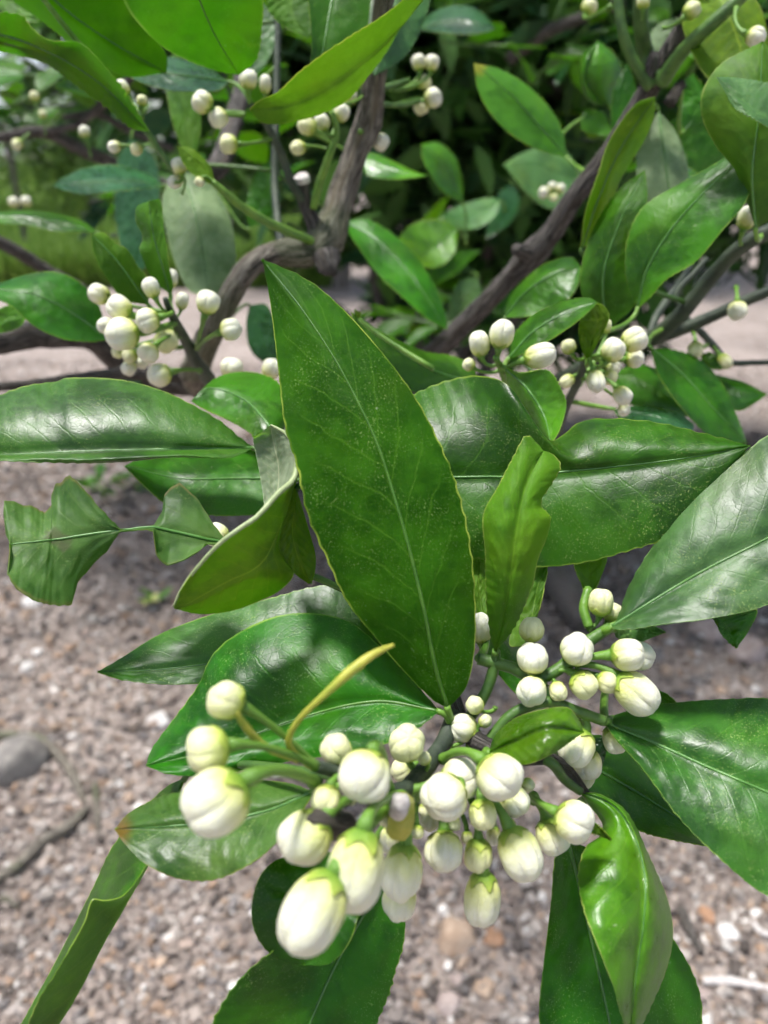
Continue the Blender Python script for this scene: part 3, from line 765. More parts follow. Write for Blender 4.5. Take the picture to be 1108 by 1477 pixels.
def leaf(mid, A, B, d, da=0.0, db=0.0, top='leaf_mid', und='under', show='top', bulge=0.0, wave=0.0012,
         nu=22, nv=64, th=0.00030, label=None, uni=False, rib=True, ribmat='midrib', pet=None, px_cren=1.1, pw=0.55, join=True, lin=False, cor=0.00011):
    """leaf blade from its midrib and two edges (photo pixels, base -> tip) set at real depths d (along the midrib) with the two edges
    da / db metres behind (+) or before (-) the midrib"""
    NLEAF[0] += 1
    sd = NLEAF[0]
    mid = np.array(mid, float)
    base, tip = mid[0], mid[-1]
    A = np.array([base] + list(A) + [tip], float) if not uni else np.array(A, float)
    B = np.array([base] + list(B) + [tip], float) if not uni else np.array(B, float)
    t = np.linspace(0, 1, nv)
    m_ = spline(mid, nv, uni, lin); a_ = spline(A, nv, uni, lin); b_ = spline(B, nv, uni, lin)
    dd = spline(np.array(d, float)[:, None] if np.ndim(d) else np.array([[d]], float), nv, uni=True)[:, 0]
    prof = np.sin(np.pi * np.clip(t, 0, 1)) ** pw
    if np.ndim(da): da = spline(np.array(da, float)[:, None], nv, uni=True)[:, 0]
    else: da = da * prof
    if np.ndim(db): db = spline(np.array(db, float)[:, None], nv, uni=True)[:, 0]
    else: db = db * prof
    # crenate margin
    for e, k in ((a_, 0.0), (b_, 2.1)):
        v = e - m_
        ln = np.linalg.norm(v, axis=1)[:, None] + 1e-6
        e += v / ln * (crenate(t, sd + k, px_cren, 26) * np.clip(ln[:, 0]/12, 0, 1))[:, None]
    s = np.linspace(-1, 1, nu + 1)
    s = np.sign(s) * np.abs(s) ** 0.9
    pts = np.zeros((nv, nu + 1, 3))
    uv = np.zeros((nv, nu + 1, 2))
    for j, sv in enumerate(s):
        k = abs(sv)
        e, de = (a_, da) if sv < 0 else (b_, db)
        q = m_ * (1 - k) + e * k
        dep = dd + de * k ** 1.35 - bulge * prof * (k * (1 - k) * 4)
        dep = dep + wave * prof * np.sin(t*7.0 + sd + (1.2 if sv > 0 else -0.4)) * k ** 2
        dep = dep + cor * np.cos(2*math.pi*(t*11 - k**0.8*2.3 + (0.45 if sv > 0 else 0))) * k * (1 - k) * 3 * prof
        dep = dep + 0.5*wave*np.array([noise.noise(Vector((float(tt)*4+sd*3.3, float(sv)*1.6, 0.0))) for tt in t])*prof
        if nu >= 20:
            dep = dep + 0.00042*np.array([noise.noise(Vector((float(tt)*15+sd*1.3, float(sv)*4.5, 2.0))) for tt in t])*prof
        dep = dep + 0.00035 * math.exp(-(k/0.06)**2)
        v = FWD[None] + ((q[:, 0] - CX)/F)[:, None]*RT - ((q[:, 1] - CY)/F)[:, None]*UP
        pts[:, j] = C0 + v * dep[:, None]
        uv[:, j, 0] = sv*0.5 + 0.5; uv[:, j, 1] = t
    du = np.gradient(pts, axis=1); dv = np.gradient(pts, axis=0)
    nrm = np.cross(du, dv)
    nrm /= np.linalg.norm(nrm, axis=2)[..., None] + 1e-15
    c = nv // 2
    view = C0 - pts
    facing = np.mean(np.sum(nrm * view, 2)) > 0
    if not facing: nrm = -nrm
    # nrm now points (mostly) towards the camera: that side is 'show'
    mats = [M[top], M[und]] if show == 'top' else [M[und], M[top]]
    back = pts - nrm * th
    n1 = nv * (nu + 1)
    V = np.concatenate([pts.reshape(-1, 3), back.reshape(-1, 3)])
    UV = np.concatenate([uv.reshape(-1, 2)] * 2)
    f1 = grid_faces(nv, nu + 1, 0, flip=not facing)
    f2 = grid_faces(nv, nu + 1, n1, flip=facing)
    fs = [f1, f2]; fm = [np.zeros(len(f1)), np.ones(len(f2))]
    # rim strip with its own vertices
    for col in (0, nu):
        o = len(V)
        V = np.concatenate([V, pts[:, col], back[:, col]]); UV = np.concatenate([UV, uv[:, col], uv[:, col]])
        i = np.arange(nv - 1)
        q = np.stack([o+i, o+i+1, o+nv+i+1, o+nv+i], 1)
        fs.append(q); fm.append(np.zeros(len(q)))
    o0 = pts[0, nu // 2]
    V = V - o0
    me = mesh('leaf', V, np.concatenate(fs), mats, np.concatenate(fm).astype(int), UV)
    ob = mk('leaf', me, tree, o0, label=label)
    LEAF_BASES.append((ob, o0, pts[2, nu//2] - pts[0, nu//2], pet, join))
    if rib:
        cpt = pts[:, nu//2] + nrm[:, nu//2] * 0.00005
        L = np.linalg.norm(np.diff(cpt, axis=0), axis=1).sum()
        k = np.linspace(0, 1, nv)
        rad = 0.00052 * (1 - k) ** 0.8 + 0.00009
        wd = np.linalg.norm(a_ - b_, axis=1)
        tube('midrib', cpt[:-1:2], rad[:-1:2], M[ribmat], ob, 6)
    return ob

import bmesh
def fuse(a, *others):
    """one blade folded in several turns: its patches become one mesh"""
    me = a.data
    bm = bmesh.new(); bm.from_mesh(me)
    for o in others:
        m2 = o.data
        m2.transform(Matrix.Translation(WLOC[o.name] - WLOC[a.name]))
        n0 = len(me.materials)
        for m_ in m2.materials: me.materials.append(m_)
        idx = np.zeros(len(m2.polygons), np.int32); m2.polygons.foreach_get('material_index', idx)
        m2.polygons.foreach_set('material_index', idx + n0)
        bm.from_mesh(m2)
        for k, L_ in enumerate(LEAF_BASES):
            if L_[0] == o: LEAF_BASES[k] = (a, *L_[1:])
        bpy.data.objects.remove(o)
    bm.to_mesh(me); bm.free()

# --- front sprig
leaf([(646,1022),(629,966),(612,881),(589,786),(567,710),(544,639),(515,577),(482,516),(435,445),(378,374)],
     [(624,1009),(577,962),(539,917),(501,869),(473,810),(444,743),(428,672),(411,615),(402,540),(392,454),(386,412)],
     [(672,992),(684,942),(686,881),(681,805),(667,729),(643,658),(596,568),(530,483),(468,421),(428,395)],
     [.205,.199,.198,.200,.206,.214], da=0.006, db=0.007, top='leaf_hero', nu=30, nv=120, px_cren=1.7, label='largest leaf, upright dull green blade with yellow crenate rim in the centre', ribmat='midrib_dark', th=.0004)
leaf([(634,1026),(540,1012),(420,1040),(310,1082),(211,1104)],
     [(590,975),(540,925),(500,895),(440,884),(385,893),(330,922),(303,950),(288,985),(250,1038),(218,1082)],
     [(600,1052),(558,1072),(500,1086),(420,1098),(345,1112),(287,1119),(240,1116)],
     [.206,.211,.212,.208,.203], da=.019, db=-.009, top='leaf_deep', nu=30, nv=96, bulge=.003, wave=.003, ribmat='midrib_dark', label='broad dark glossy leaf spreading left below the central leaf')
leaf([(600,930),(500,938),(400,946),(300,958),(225,966),(141,969)],
     [(560,880),(490,845),(450,847),(400,860),(300,888),(230,915),(175,949)],
     [(560,975),(480,982),(360,984),(300,986),(240,987),(180,981)],
     [.236,.238,.236,.232,.226], da=.0118, db=-.0042, top='leaf_gloss', nu=24, nv=80, bulge=.001, label='pointed leaf with a pale sky sheen reaching left over the gravel')
leaf([(366,646),(290,648),(200,649),(100,652),(0,656),(-90,650)],
     [(345,630),(320,609),(280,585),(230,562),(170,547),(93,545),(88,549),(40,556),(0,570),(-50,600)],
     [(340,658),(320,661),(250,660),(170,667),(100,668),(0,664),(-50,660)],
     [.262,.255,.250,.247,.245,.25], da=.018, db=-.008, top='leaf_gloss', nu=26, nv=96, bulge=.004, wave=.003, label='long horizontal leaf with white sky glare at the left edge')
leaf([(400,640),(385,610),(350,575),(300,560),(276,578)], [(420,590),(405,556),(385,542),(350,536),(310,546)], [(372,640),(362,625),(330,606),(295,590)],
     [.285,.29,.30,.305,.30], da=.02, db=-.01, top='leaf_mid', label='soft green leaf behind the long horizontal leaf')
leaf([(420,690),(340,690),(260,690),(180,672)], [(380,650),(300,645),(220,652)], [(390,735),(340,743),(285,740),(240,726),(208,700)],
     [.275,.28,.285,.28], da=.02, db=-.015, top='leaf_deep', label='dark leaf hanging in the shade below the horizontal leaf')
# curled leaf in two turns of one blade
_k1 = leaf([(428,690),(415,735),(400,770),(385,802),(365,822),(330,838),(295,857),(270,871),(251,876)],
     [(428,652),(425,688),(399,714),(372,744),(345,763),(318,783),(282,822),(262,850),(250,875)],
     [(426,704),(404,766),(405,797),(424,826),(405,851),(372,868),(335,881),(290,886),(252,878)],
     [.213,.207,.204,.201,.199,.198,.199], da=[-.003,-.003,-.005,-.006,-.005,-.003,0], db=[.002,.004,.006,.010,.010,.006,0], top='leaf_mid', und='under_olive', show='under', uni=True,
     nu=22, nv=64, wave=.0004, cor=.0002, px_cren=.6, join=False, rib=False, label='curled leaf rolled into a funnel, olive underside outwards and grey inside')
_k2 = leaf([(427,703),(425,735),(422,768),(428,798),(438,825),(447,842)], [(426,702),(412,735),(403,766),(405,797),(424,826),(445,842)], [(428,704),(438,738),(446,765),(455,799),(455,822),(450,841)],
     [.213,.211,.210,.210,.212,.216], da=-.002, db=.007, top='leaf_mid', und='under_olive', show='under', uni=True, rib=False, px_cren=.4, wave=.0003, cor=.0003, pet=True)
_k3 = leaf([(392,742),(400,712),(402,675),(395,640),(390,614)], [(383,745),(380,715),(374,680),(367,645),(366,632)], [(400,722),(421,694),(428,662),(422,640),(414,626)],
     [.222,.226,.228,.228,.226], da=[.0,.0,.0,.0,0], db=[-.018,-.020,-.018,-.012,-.004], top='leaf_mid', und='under_pale', show='under', uni=True, rib=False, px_cren=1, wave=.0003, join=False)
fuse(_k1, _k2, _k3)
_rp = [(428,652,.2095),(425,688,.206),(399,714,.2005),(372,744,.1965),(345,763,.194),(318,783,.193),(282,822,.1945),(262,850,.197),(250,875,.1985)]
tube('rolled_rim', [P(x, y, d - .0003) for x, y, d in _rp], [.0007, .0008, .0008, .0007, .00065, .0006, .0005, .0004, .0002], M['rim_pale'], _k1, 8, 60, .12, 3)
_rp = [(391,613,.2255),(412,625,.2225),(424,641,.216),(428,654,.2095)]
tube('rolled_rim', [P(x, y, d - .0003) for x, y, d in _rp], [.0003, .0006, .0007, .0007], M['rim_pale'], _k1, 8, 30, .12, 4)
# chewed leaf: matched rows
_rows = [((325,782),(325,778),(325,786)),((311,780),(311,760),(296,784)),((298,778),(298,740),(286,795)),((283,774),(284,718),(266,807)),((262,769),(259,696),(252,812)),((248,766),(245,704),(241,815)),
         ((238,764),(237,714),(232,808)),((230,762),(234,737),(226,799)),((222,761),(222,757),(222,766)),((212,761),(212,759),(212,763)),((200,762),(200,760),(200,764)),((188,764),(188,762),(188,766)),
         ((174,765),(174,763),(174,767)),((158,767),(160,749),(154,795)),((140,769),(141,729),(129,820)),((120,772),(120,704),(112,841)),((102,775),(100,685),(104,872)),((90,777),(89,695),(90,873)),
         ((80,778),(79,700),(75,872)),((75,779),(74,716),(66,870)),((72,779),(75,729),(58,868)),((62,780),(64,739),(50,866)),((54,781),(56,735),(40,859)),((45,782),(46,729),(32,854)),((35,783),(33,729),(25,849)),
         ((26,784),(21,723),(17,838)),((18,785),(6,722),(12,828)),((16,785),(5,741),(14,807)),((15,785),(8,770),(15,790))]
_m, _a, _b = [r[0] for r in _rows], [r[1] for r in _rows], [r[2] for r in _rows]
leaf(_m, _a, _b, [.226,.220,.215,.211,.208], da=[0,.006,.008,.004,.0,.006,.009,.008,.003], db=[0,-.006,-.006,-.003,0,-.006,-.008,-.008,-.002], top='leaf_chewed', und='under', uni=True, lin=True, nu=22, nv=169, px_cren=1.6, cor=.0002, wave=.002,
     label='insect-chewed leaf with its blade eaten through to the bare midrib')
leaf([(714,942),(728,880),(738,820),(748,750),(762,690),(784,650)],
     [(707,915),(701,860),(700,800),(697,742),(718,702),(744,652),(760,628)],
     [(742,905),(768,845),(776,808),(790,772),(794,745),(783,733),(781,722),(800,692),(809,671),(797,655)],
     [.210,.203,.199,.199,.202,.207], da=.004, db=.006, top='leaf_lime', und='under', show='top', nu=22, nv=84, px_cren=1.5, bulge=.002, label='upright pale leaf with a bitten-off tip right of the central leaf', rib=False)
leaf([(760,930),(768,890),(775,850),(790,800)], [(735,930),(745,890),(760,840)], [(772,900),(782,860),(790,820)], [.22,.225,.228,.23], top='leaf_mid', show='under', rib=False)
_m = [(520,700),(570,690),(640,689),(700,688),(760,688),(800,682),(850,677),(900,672),(960,665),(1020,656),(1082,643)]
_a = [(520,640),(560,590),(598,568),(645,549),(692,542),(738,560),(786,628),(830,612),(895,604),(960,612),(1040,630)]
_b = [(520,760),(570,790),(640,800),(690,800),(740,812),(780,818),(840,812),(905,795),(962,774),(1012,724),(1070,656)]
_a = [(520,640),(560,590),(598,568),(645,549),(692,542),(738,560),(790,634),(845,606),(930,607),(1010,624),(1082,643)]
_b = [(520,760),(570,790),(640,800),(690,806),(740,814),(780,818),(840,812),(905,795),(962,774),(1012,724),(1082,643)]
leaf(_m, _a, _b, [.235,.234,.232,.228,.222,.218], da=[0.01,.016,.014,.006,.014,.012,0], db=[-.002,-.006,-.004,-.002,-.006,-.006,0], top='leaf_deep', uni=True, nu=28, nv=110, px_cren=1.5, bulge=.003, wave=.002, label='wide dark leaf with a puckered notch behind the bitten leaf')
leaf([(728,530),(760,560),(785,600),(795,640)], [(750,538),(790,534),(808,560),(816,582),(808,618)], [(735,560),(750,590),(775,620)], [.29,.285,.28,.27], da=-.006, db=.01, top='leaf_bright', label='small yellow-green leaf standing above the puckered leaf')
leaf([(880,906),(940,868),(1010,826),(1108,776),(1200,726),(1270,690)],
     [(890,893),(906,848),(940,790),(980,740),(1030,690),(1080,648),(1115,625),(1190,620),(1240,650)],
     [(905,908),(950,901),(1030,891),(1108,872),(1180,830),(1240,760)],
     [.210,.208,.206,.205,.204,.204], da=.0135, db=-.0088, top='leaf_pale', nu=28, nv=90, bulge=.002, wave=.002, label='pale dusty leaf with a light midrib at the right edge')
leaf([(872,1042),(940,1070),(1020,1106),(1108,1143),(1200,1185),(1300,1240)],
     [(890,1030),(940,1018),(1000,1011),(1060,1008),(1108,1008),(1200,1040),(1270,1140)],
     [(886,1062),(930,1112),(980,1180),(1040,1240),(1108,1293),(1180,1310),(1260,1280)],
     [.212,.205,.198,.191,.184,.178], da=.017, db=-.0098, top='leaf_gloss', nu=28, nv=90, bulge=.002, wave=.002, label='wide leaf with a silvery lower half pointing out to the lower right')
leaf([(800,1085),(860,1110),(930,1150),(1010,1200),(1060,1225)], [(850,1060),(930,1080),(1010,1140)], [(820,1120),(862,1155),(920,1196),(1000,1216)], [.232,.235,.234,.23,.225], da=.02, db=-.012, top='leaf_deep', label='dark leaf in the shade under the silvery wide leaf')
leaf([(835,1141),(885,1162),(915,1205),(930,1262),(928,1330),(918,1400),(908,1500)],
     [(848,1160),(868,1186),(868,1203),(845,1222),(834,1262),(842,1312),(865,1372),(886,1425),(898,1470)],
     [(868,1146),(905,1172),(938,1238),(964,1300),(971,1350),(960,1402),(940,1450),(922,1485)],
     [.208,.203,.196,.190,.187,.186,.188], da=[0,.004,-.004,-.008,-.006,0], db=[0,.004,.012,.016,.012,0], top='leaf_bright', nu=26, nv=96, bulge=.003, wave=.0018, label='twisted bright green leaf drooping at the lower right')
leaf([(818,1210),(838,1290),(858,1380),(880,1480),(900,1620)], [(803,1230),(796,1300),(786,1380),(779,1477),(800,1560),(850,1610)], [(880,1240),(940,1310),(980,1368),(1003,1412),(1013,1460),(1000,1540),(950,1600)],
     [.222,.220,.216,.210,.205], da=-.006, db=.012, top='leaf_deep', nu=24, nv=80, label='dark broad leaf hanging behind the twisted bright leaf')
leaf([(704,1086),(745,1068),(790,1050),(842,1056)], [(715,1060),(745,1035),(790,1022),(820,1021),(836,1040)], [(733,1101),(762,1102),(800,1086),(826,1068)], [.200,.195,.192,.195], da=.008, db=-.004, top='leaf_bright', bulge=.002, label='small spoon-shaped leaf among the right flower buds', rib=False)
leaf([(452,1142),(390,1168),(320,1184),(240,1192),(166,1196)], [(420,1130),(360,1125),(300,1134),(240,1146),(200,1164),(180,1178)], [(440,1162),(410,1202),(370,1240),(312,1268),(260,1268),(210,1246),(176,1212)],
     [.190,.190,.190,.190,.192], da=.014, db=-.010, top='leaf_browned', und='under', nu=24, nv=80, bulge=.002, label='light leaf with a browned tip below the left front buds')
leaf([(266,1122),(240,1195),(209,1256),(178,1310),(148,1362),(112,1432),(82,1480),(50,1525)],
     [(240,1135),(196,1178),(160,1225),(138,1272),(108,1332),(72,1402),(40,1460),(18,1505),(25,1520)],
     [(255,1150),(226,1215),(205,1256),(177,1291),(152,1298),(133,1297),(121,1330),(80,1402),(52,1448),(36,1500)],
     [.216,.212,.209,.206,.203,.2,.198], da=[0,.016,.020,.018,.012,0], db=[0,-.003,-.008,-.010,-.008,0], top='leaf_mid', und='under_dark', nu=24, nv=96, cor=0, wave=.0004, rib=False, px_cren=.8, label='narrow folded leaf slanting down to the lower left corner, underside showing')
leaf([(560,1255),(515,1335),(480,1400),(447,1477),(410,1590)], [(500,1310),(455,1335),(400,1368),(352,1408),(322,1448),(304,1490),(320,1560),(370,1600)], [(582,1300),(583,1358),(570,1402),(562,1432),(530,1500),(470,1580)],
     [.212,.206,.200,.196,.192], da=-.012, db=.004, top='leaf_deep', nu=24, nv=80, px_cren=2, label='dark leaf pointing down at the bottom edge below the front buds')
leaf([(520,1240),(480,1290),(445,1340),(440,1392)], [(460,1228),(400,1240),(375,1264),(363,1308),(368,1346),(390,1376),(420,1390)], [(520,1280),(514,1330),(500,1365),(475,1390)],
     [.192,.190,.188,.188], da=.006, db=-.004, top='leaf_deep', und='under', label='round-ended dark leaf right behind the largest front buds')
leaf([(885,908),(920,906),(960,912)], [(900,900),(930,898)], [(890,920),(915,928),(940,920)], [.225,.225,.22], top='leaf_pale', rib=False)
leaf([(1020,880),(1050,905),(1062,935)], [(1030,895),(1045,920)], [(1060,885),(1092,880),(1080,910)], [.24,.24,.238], top='leaf_mid', rib=False)
leaf([(848,872),(850,845),(850,815),(855,790)], [(838,840),(828,812),(835,795)], [(862,842),(876,806),(870,795)], [.24,.245,.25,.25], top='leaf_yellow', show='under', rib=False)
leaf([(700,900),(692,860),(690,820),(688,780)], [(690,890),(682,850),(680,810)], [(704,870),(702,830),(698,800)], [.225,.228,.23,.23], top='leaf_bright', show='under', rib=False)
leaf([(700,905),(730,935),(780,1020),(800,1035)], [(720,905),(750,930),(790,990)], [(700,940),(730,985),(770,1020)], [.235,.24,.24,.24], da=.01, db=-.005, top='leaf_deep', rib=False)
leaf([(900,985),(935,1005),(980,1018)], [(930,990),(960,1000)], [(910,1010),(945,1022)], [.235,.235,.23], top='leaf_deep', rib=False)
leaf([(880,1060),(858,1090),(830,1130)], [(870,1100),(850,1130)], [(850,1070),(830,1100)], [.235,.235,.23], top='leaf_blue', rib=False)

# --- upper crown, near leaves
leaf([(700,-90),(620,-10),(560,60),(480,120),(420,150),(360,158)], [(620,-40),(582,0),(550,25),(510,50),(470,76),(430,106),(400,134),(375,145)], [(660,-60),(605,0),(588,18),(560,72),(530,112),(500,146),(460,166),(410,178),(378,177)],
     [.29,.295,.30,.305,.31], da=-.014, db=.010, top='leaf_yellow', und='leaf_yellow', show='under', px_cren=1.2, label='yellow-green backlit leaf arching down across the top', rib=False)
leaf([(490,-80),(478,0),(468,60),(455,130)], [(440,-60),(445,0),(450,60),(448,100)], [(540,-60),(535,0),(525,60),(490,110)], [.36,.35,.345,.345], top='leaf_deep', da=-.004, db=.006)
leaf([(580,-60),(570,0),(555,60),(540,110)], [(545,-40),(530,20),(525,70)], [(620,-40),(615,20),(585,80)], [.40,.39,.385,.38], top='leaf_pale', da=.004, db=.006, rib=False)
leaf([(250,-100),(280,-20),(310,50),(345,108)], [(150,-80),(180,5),(205,40),(238,70),(282,92),(320,104)], [(370,-80),(380,0),(378,42),(370,86)], [.27,.285,.30,.315], da=.002, db=.004, top='leaf_spot', und='leaf_spot', show='under', px_cren=1.5, label='large backlit leaf with yellow spots at the top edge', ribmat='midrib_dark')
leaf([(20,-60),(90,10),(160,60),(240,105)], [(0,-20),(60,30),(120,75),(180,110)], [(120,-60),(190,-10),(215,45),(240,80)], [.31,.325,.34,.35], da=.012, db=-.008, top='leaf_mid', und='under_spot', show='under')
leaf([(-60,40),(20,55),(90,85),(150,125),(215,190)], [(-30,20),(30,22),(45,40),(70,58),(115,62),(140,85),(175,125)], [(-40,70),(10,76),(65,92),(112,125),(150,152),(190,185)], [.32,.325,.33,.335,.34], da=-.012, db=.008, top='leaf_bright', und='under_spot', show='under', px_cren=2.5, label='ragged leaf with an eaten upper edge in the top left corner')
leaf([(0,-40),(30,0),(60,20),(100,18)], [(20,-30),(60,0),(85,8)], [(-10,0),(20,25),(60,32)], [.36,.36,.36,.36], top='leaf_mid', und='under', show='under', rib=False)
leaf([(330,118),(290,112),(240,106),(175,103)], [(310,103),(290,95),(255,83),(215,86)], [(315,130),(280,132),(240,129),(200,117)], [.40,.39,.385,.38], da=.018, db=-.008, top='leaf_blue', label='slim bluish leaf below the spotted leaf')
leaf([(235,268),(200,262),(150,262),(76,267)], [(215,252),(165,238),(120,243),(95,255)], [(210,272),(170,275),(125,280),(95,275)], [.52,.51,.50,.49], da=.025, db=-.01, top='leaf_blue', label='bluish sky-lit leaf in front of the grass')
leaf([(140,335),(95,322),(45,312),(-30,312)], [(120,320),(80,308),(40,304),(0,306)], [(110,334),(80,334),(40,325),(0,322)], [.47,.465,.46,.455], da=.015, db=-.006, top='leaf_mid', rib=False)
leaf([(262,245),(280,300),(292,360),(300,425)], [(245,262),(234,290),(242,340),(255,385),(275,420)], [(300,262),(330,310),(340,360),(338,400),(322,425)], [.44,.43,.423,.418], da=-.006, db=.010, top='leaf_pale', und='under_grey', show='under', label='grey-green leaf hanging upright with a small hole')
leaf([(190,200),(200,260),(205,330),(195,400)], [(170,230),(165,300),(178,370)], [(225,230),(230,300),(220,370)], [.6,.6,.6,.6], top='leaf_blue', rib=False)
leaf([(214,440),(190,405),(165,372),(132,338)], [(180,432),(152,398),(136,366)], [(216,405),(200,385),(182,358),(168,352),(150,336)], [.335,.325,.318,.315], da=-.003, db=.010, top='leaf_pale', und='under', show='under', label='small notched leaf above the left flower cluster')
leaf([(246,425),(235,385),(222,340),(215,290)], [(222,405),(202,362),(206,342),(196,318),(198,298)], [(249,410),(244,385),(236,332),(231,288)], [.33,.322,.318,.315], da=.010, db=-.002, top='leaf_pale', und='under', show='under', label='upright wavy leaf above the left flower cluster')
leaf([(155,490),(110,455),(50,425),(-40,415)], [(150,462),(138,432),(110,404),(78,392),(38,396),(0,408)], [(125,492),(90,488),(50,470),(15,440),(-20,425)], [.37,.365,.36,.36], da=.014, db=-.010, top='leaf_deep', label='dark pointed leaf left of the left flower cluster')
leaf([(-20,470),(10,460),(40,450)], [(0,445),(25,440)], [(0,480),(30,470)], [.4,.4,.4], top='leaf_bright', rib=False)
leaf([(495,318),(545,348),(595,400),(645,475)], [(535,318),(590,358),(625,408),(642,450)], [(510,345),(545,395),(585,432),(620,462)], [.50,.49,.48,.475], da=.01, db=-.012, top='leaf_mid', label='long leaf slanting down between the two limbs')
leaf([(515,225),(550,240),(580,248),(617,253)], [(540,221),(570,234),(595,246)], [(530,252),(560,258),(590,257)], [.5,.495,.49,.49], da=.008, db=-.006, top='leaf_bright', rib=False)
leaf([(817,226),(785,190),(740,140),(684,91)], [(812,190),(795,158),(762,124),(722,100)], [(780,217),(740,196),(710,166),(690,130)], [.47,.46,.452,.45], da=.012, db=-.008, top='leaf_clear', label='bright clear green leaf above the dark limb, pointing up left')
leaf([(668,292),(655,265),(635,232),(608,208)], [(667,262),(656,226),(632,206)], [(640,277),(618,246),(609,225)], [.64,.63,.62,.62], da=.012, db=-.01, top='leaf_bright')
leaf([(600,42),(640,32),(680,32),(716,42)], [(625,18),(660,7),(692,16)], [(630,46),(660,49),(690,48)], [.58,.57,.56,.56], da=.02, db=-.01, top='leaf_blue')
leaf([(838,360),(862,290),(895,215),(945,140)], [(845,305),(862,255),(880,202),(918,150)], [(868,330),(895,260),(930,202),(944,166)], [.36,.35,.345,.34], da=-.004, db=.008, top='leaf_mid', und='under_olive', show='under', label='narrow olive leaf pointing up beside the dark limb')
leaf([(875,475),(870,400),(890,330),(930,245)], [(845,445),(837,402),(846,355),(862,318),(892,274)], [(915,440),(918,390),(925,330),(934,285)], [.36,.35,.345,.345], da=.008, db=-.002, top='leaf_mid', und='under', label='upright green leaf with a brown speck right of the dark limb')
leaf([(920,445),(935,385),(985,310),(1092,205)], [(905,410),(902,370),(908,335),(928,298),(975,268),(1028,238),(1062,217)], [(938,428),(962,402),(1002,378),(1042,332),(1076,290),(1090,245)], [.335,.325,.318,.315], da=.008, db=-.012, top='leaf_mid', label='large clean green leaf at the right, pointing up right')
leaf([(950,160),(955,200),(962,250),(968,310)], [(925,190),(918,235),(928,290)], [(975,190),(992,240),(990,275)], [.42,.415,.41,.41], da=.006, db=.006, top='leaf_pale', und='under_grey', show='under', label='pale grey-green leaf hanging between the right-hand leaves')
_c1 = leaf([(1090,330),(1085,250),(1095,160),(1100,60)], [(1062,250),(1030,206),(1012,166),(1014,130),(1040,92),(1080,70)], [(1130,300),(1160,220),(1150,130),(1120,80)], [.31,.30,.295,.295], da=.012, db=.006, top='leaf_mid', und='under', show='under', label='cupped olive leaf at the right edge near the top')
_c2 = leaf([(1150,190),(1100,165),(1065,140),(1034,111)], [(1150,130),(1100,118),(1060,112)], [(1120,188),(1090,172),(1060,155),(1044,128)], [.285,.285,.286,.288], da=.004, db=-.002, top='leaf_pale', und='under_grey', rib=False, px_cren=2)
fuse(_c1, _c2)
leaf([(1020,-40),(1050,20),(1070,80),(1060,120)], [(985,20),(1000,80),(1030,120)], [(1090,0),(1108,60),(1100,100)], [.38,.37,.365,.36], top='leaf_bright', und='under_olive', show='under', rib=False)
leaf([(728,458),(760,420),(800,395),(838,385)], [(735,430),(762,398),(792,378),(825,371)], [(770,455),(810,440),(832,415)], [.38,.375,.37,.37], da=.012, db=-.008, top='leaf_mid', und='under')
_d1 = leaf([(733,518),(770,478),(815,452),(862,436)], [(745,478),(775,450),(815,434),(848,429)], [(765,505),(800,486),(840,457)], [.30,.297,.294,.292], da=.01, db=-.006, top='leaf_mid', label='leaf arching over the mid right flower buds')
_d2 = leaf([(848,522),(852,495),(862,465),(855,434)], [(838,500),(835,470),(845,445)], [(862,495),(879,458),(872,442)], [.31,.305,.302,.30], top='leaf_mid', und='under_olive', show='under', rib=False)
fuse(_d1, _d2)
leaf([(940,503),(985,540),(1030,590),(1078,640)], [(975,505),(1015,522),(1045,560),(1068,612)], [(950,540),(985,590),(1030,632)], [.38,.375,.37,.37], da=.008, db=-.01, top='leaf_deep', label='dark leaf above the pale dusty leaf')
leaf([(885,590),(920,595),(960,605),(1000,625)], [(920,585),(970,592),(1000,612)], [(900,610),(950,622)], [.35,.345,.34,.34], da=.012, db=-.01, top='leaf_blue', rib=False)
leaf([(880,540),(920,550),(960,575),(1000,600)], [(920,525),(960,540),(990,575)], [(890,570),(930,590),(970,600)], [.40,.395,.39,.39], da=.012, db=-.01, top='leaf_deep', rib=False)
leaf([(1010,535),(1040,555),(1070,565),(1106,568)], [(1040,542),(1075,552)], [(1030,575),(1065,592),(1090,580)], [.42,.415,.41,.41], da=.01, db=-.01, top='leaf_deep', rib=False)
leaf([(1010,512),(1022,525),(1045,532)], [(1025,508),(1040,518)], [(1015,525),(1030,533)], [.42,.42,.42], top='leaf_mid', rib=False)
leaf([(690,552),(640,540),(580,510),(508,450)], [(682,530),(655,514),(610,506),(550,478)], [(650,560),(600,566),(560,545),(520,490)], [.36,.355,.35,.35], da=.016, db=-.01, top='leaf_mid', label='smooth grey-green leaf directly behind the central leaf')
leaf([(520,462),(513,455),(512,446)], [(514,458)], [(520,452)], [.33,.33,.33], top='leaf_yellow', rib=False, px_cren=0)
leaf([(880,155),(855,135),(845,105),(862,58)], [(888,135),(897,108),(888,80)], [(850,146),(836,115),(840,82)], [.5,.495,.49,.49], da=.008, db=.01, top='leaf_bright', bulge=.006)
leaf([(890,215),(893,170),(900,130),(905,90)], [(882,180),(885,130)], [(912,180),(918,130)], [.45,.45,.45,.45], top='leaf_mid', rib=False)
leaf([(838,172),(855,165),(875,175),(885,195)], [(845,160),(870,162)], [(840,188),(865,195)], [.5,.5,.5,.5], top='leaf_bright', rib=False)
leaf([(935,100),(955,75),(970,50),(985,25)], [(935,60),(950,35)], [(968,90),(990,60)], [.45,.45,.45,.45], top='leaf_blue', und='under_grey', show='under', rib=False)
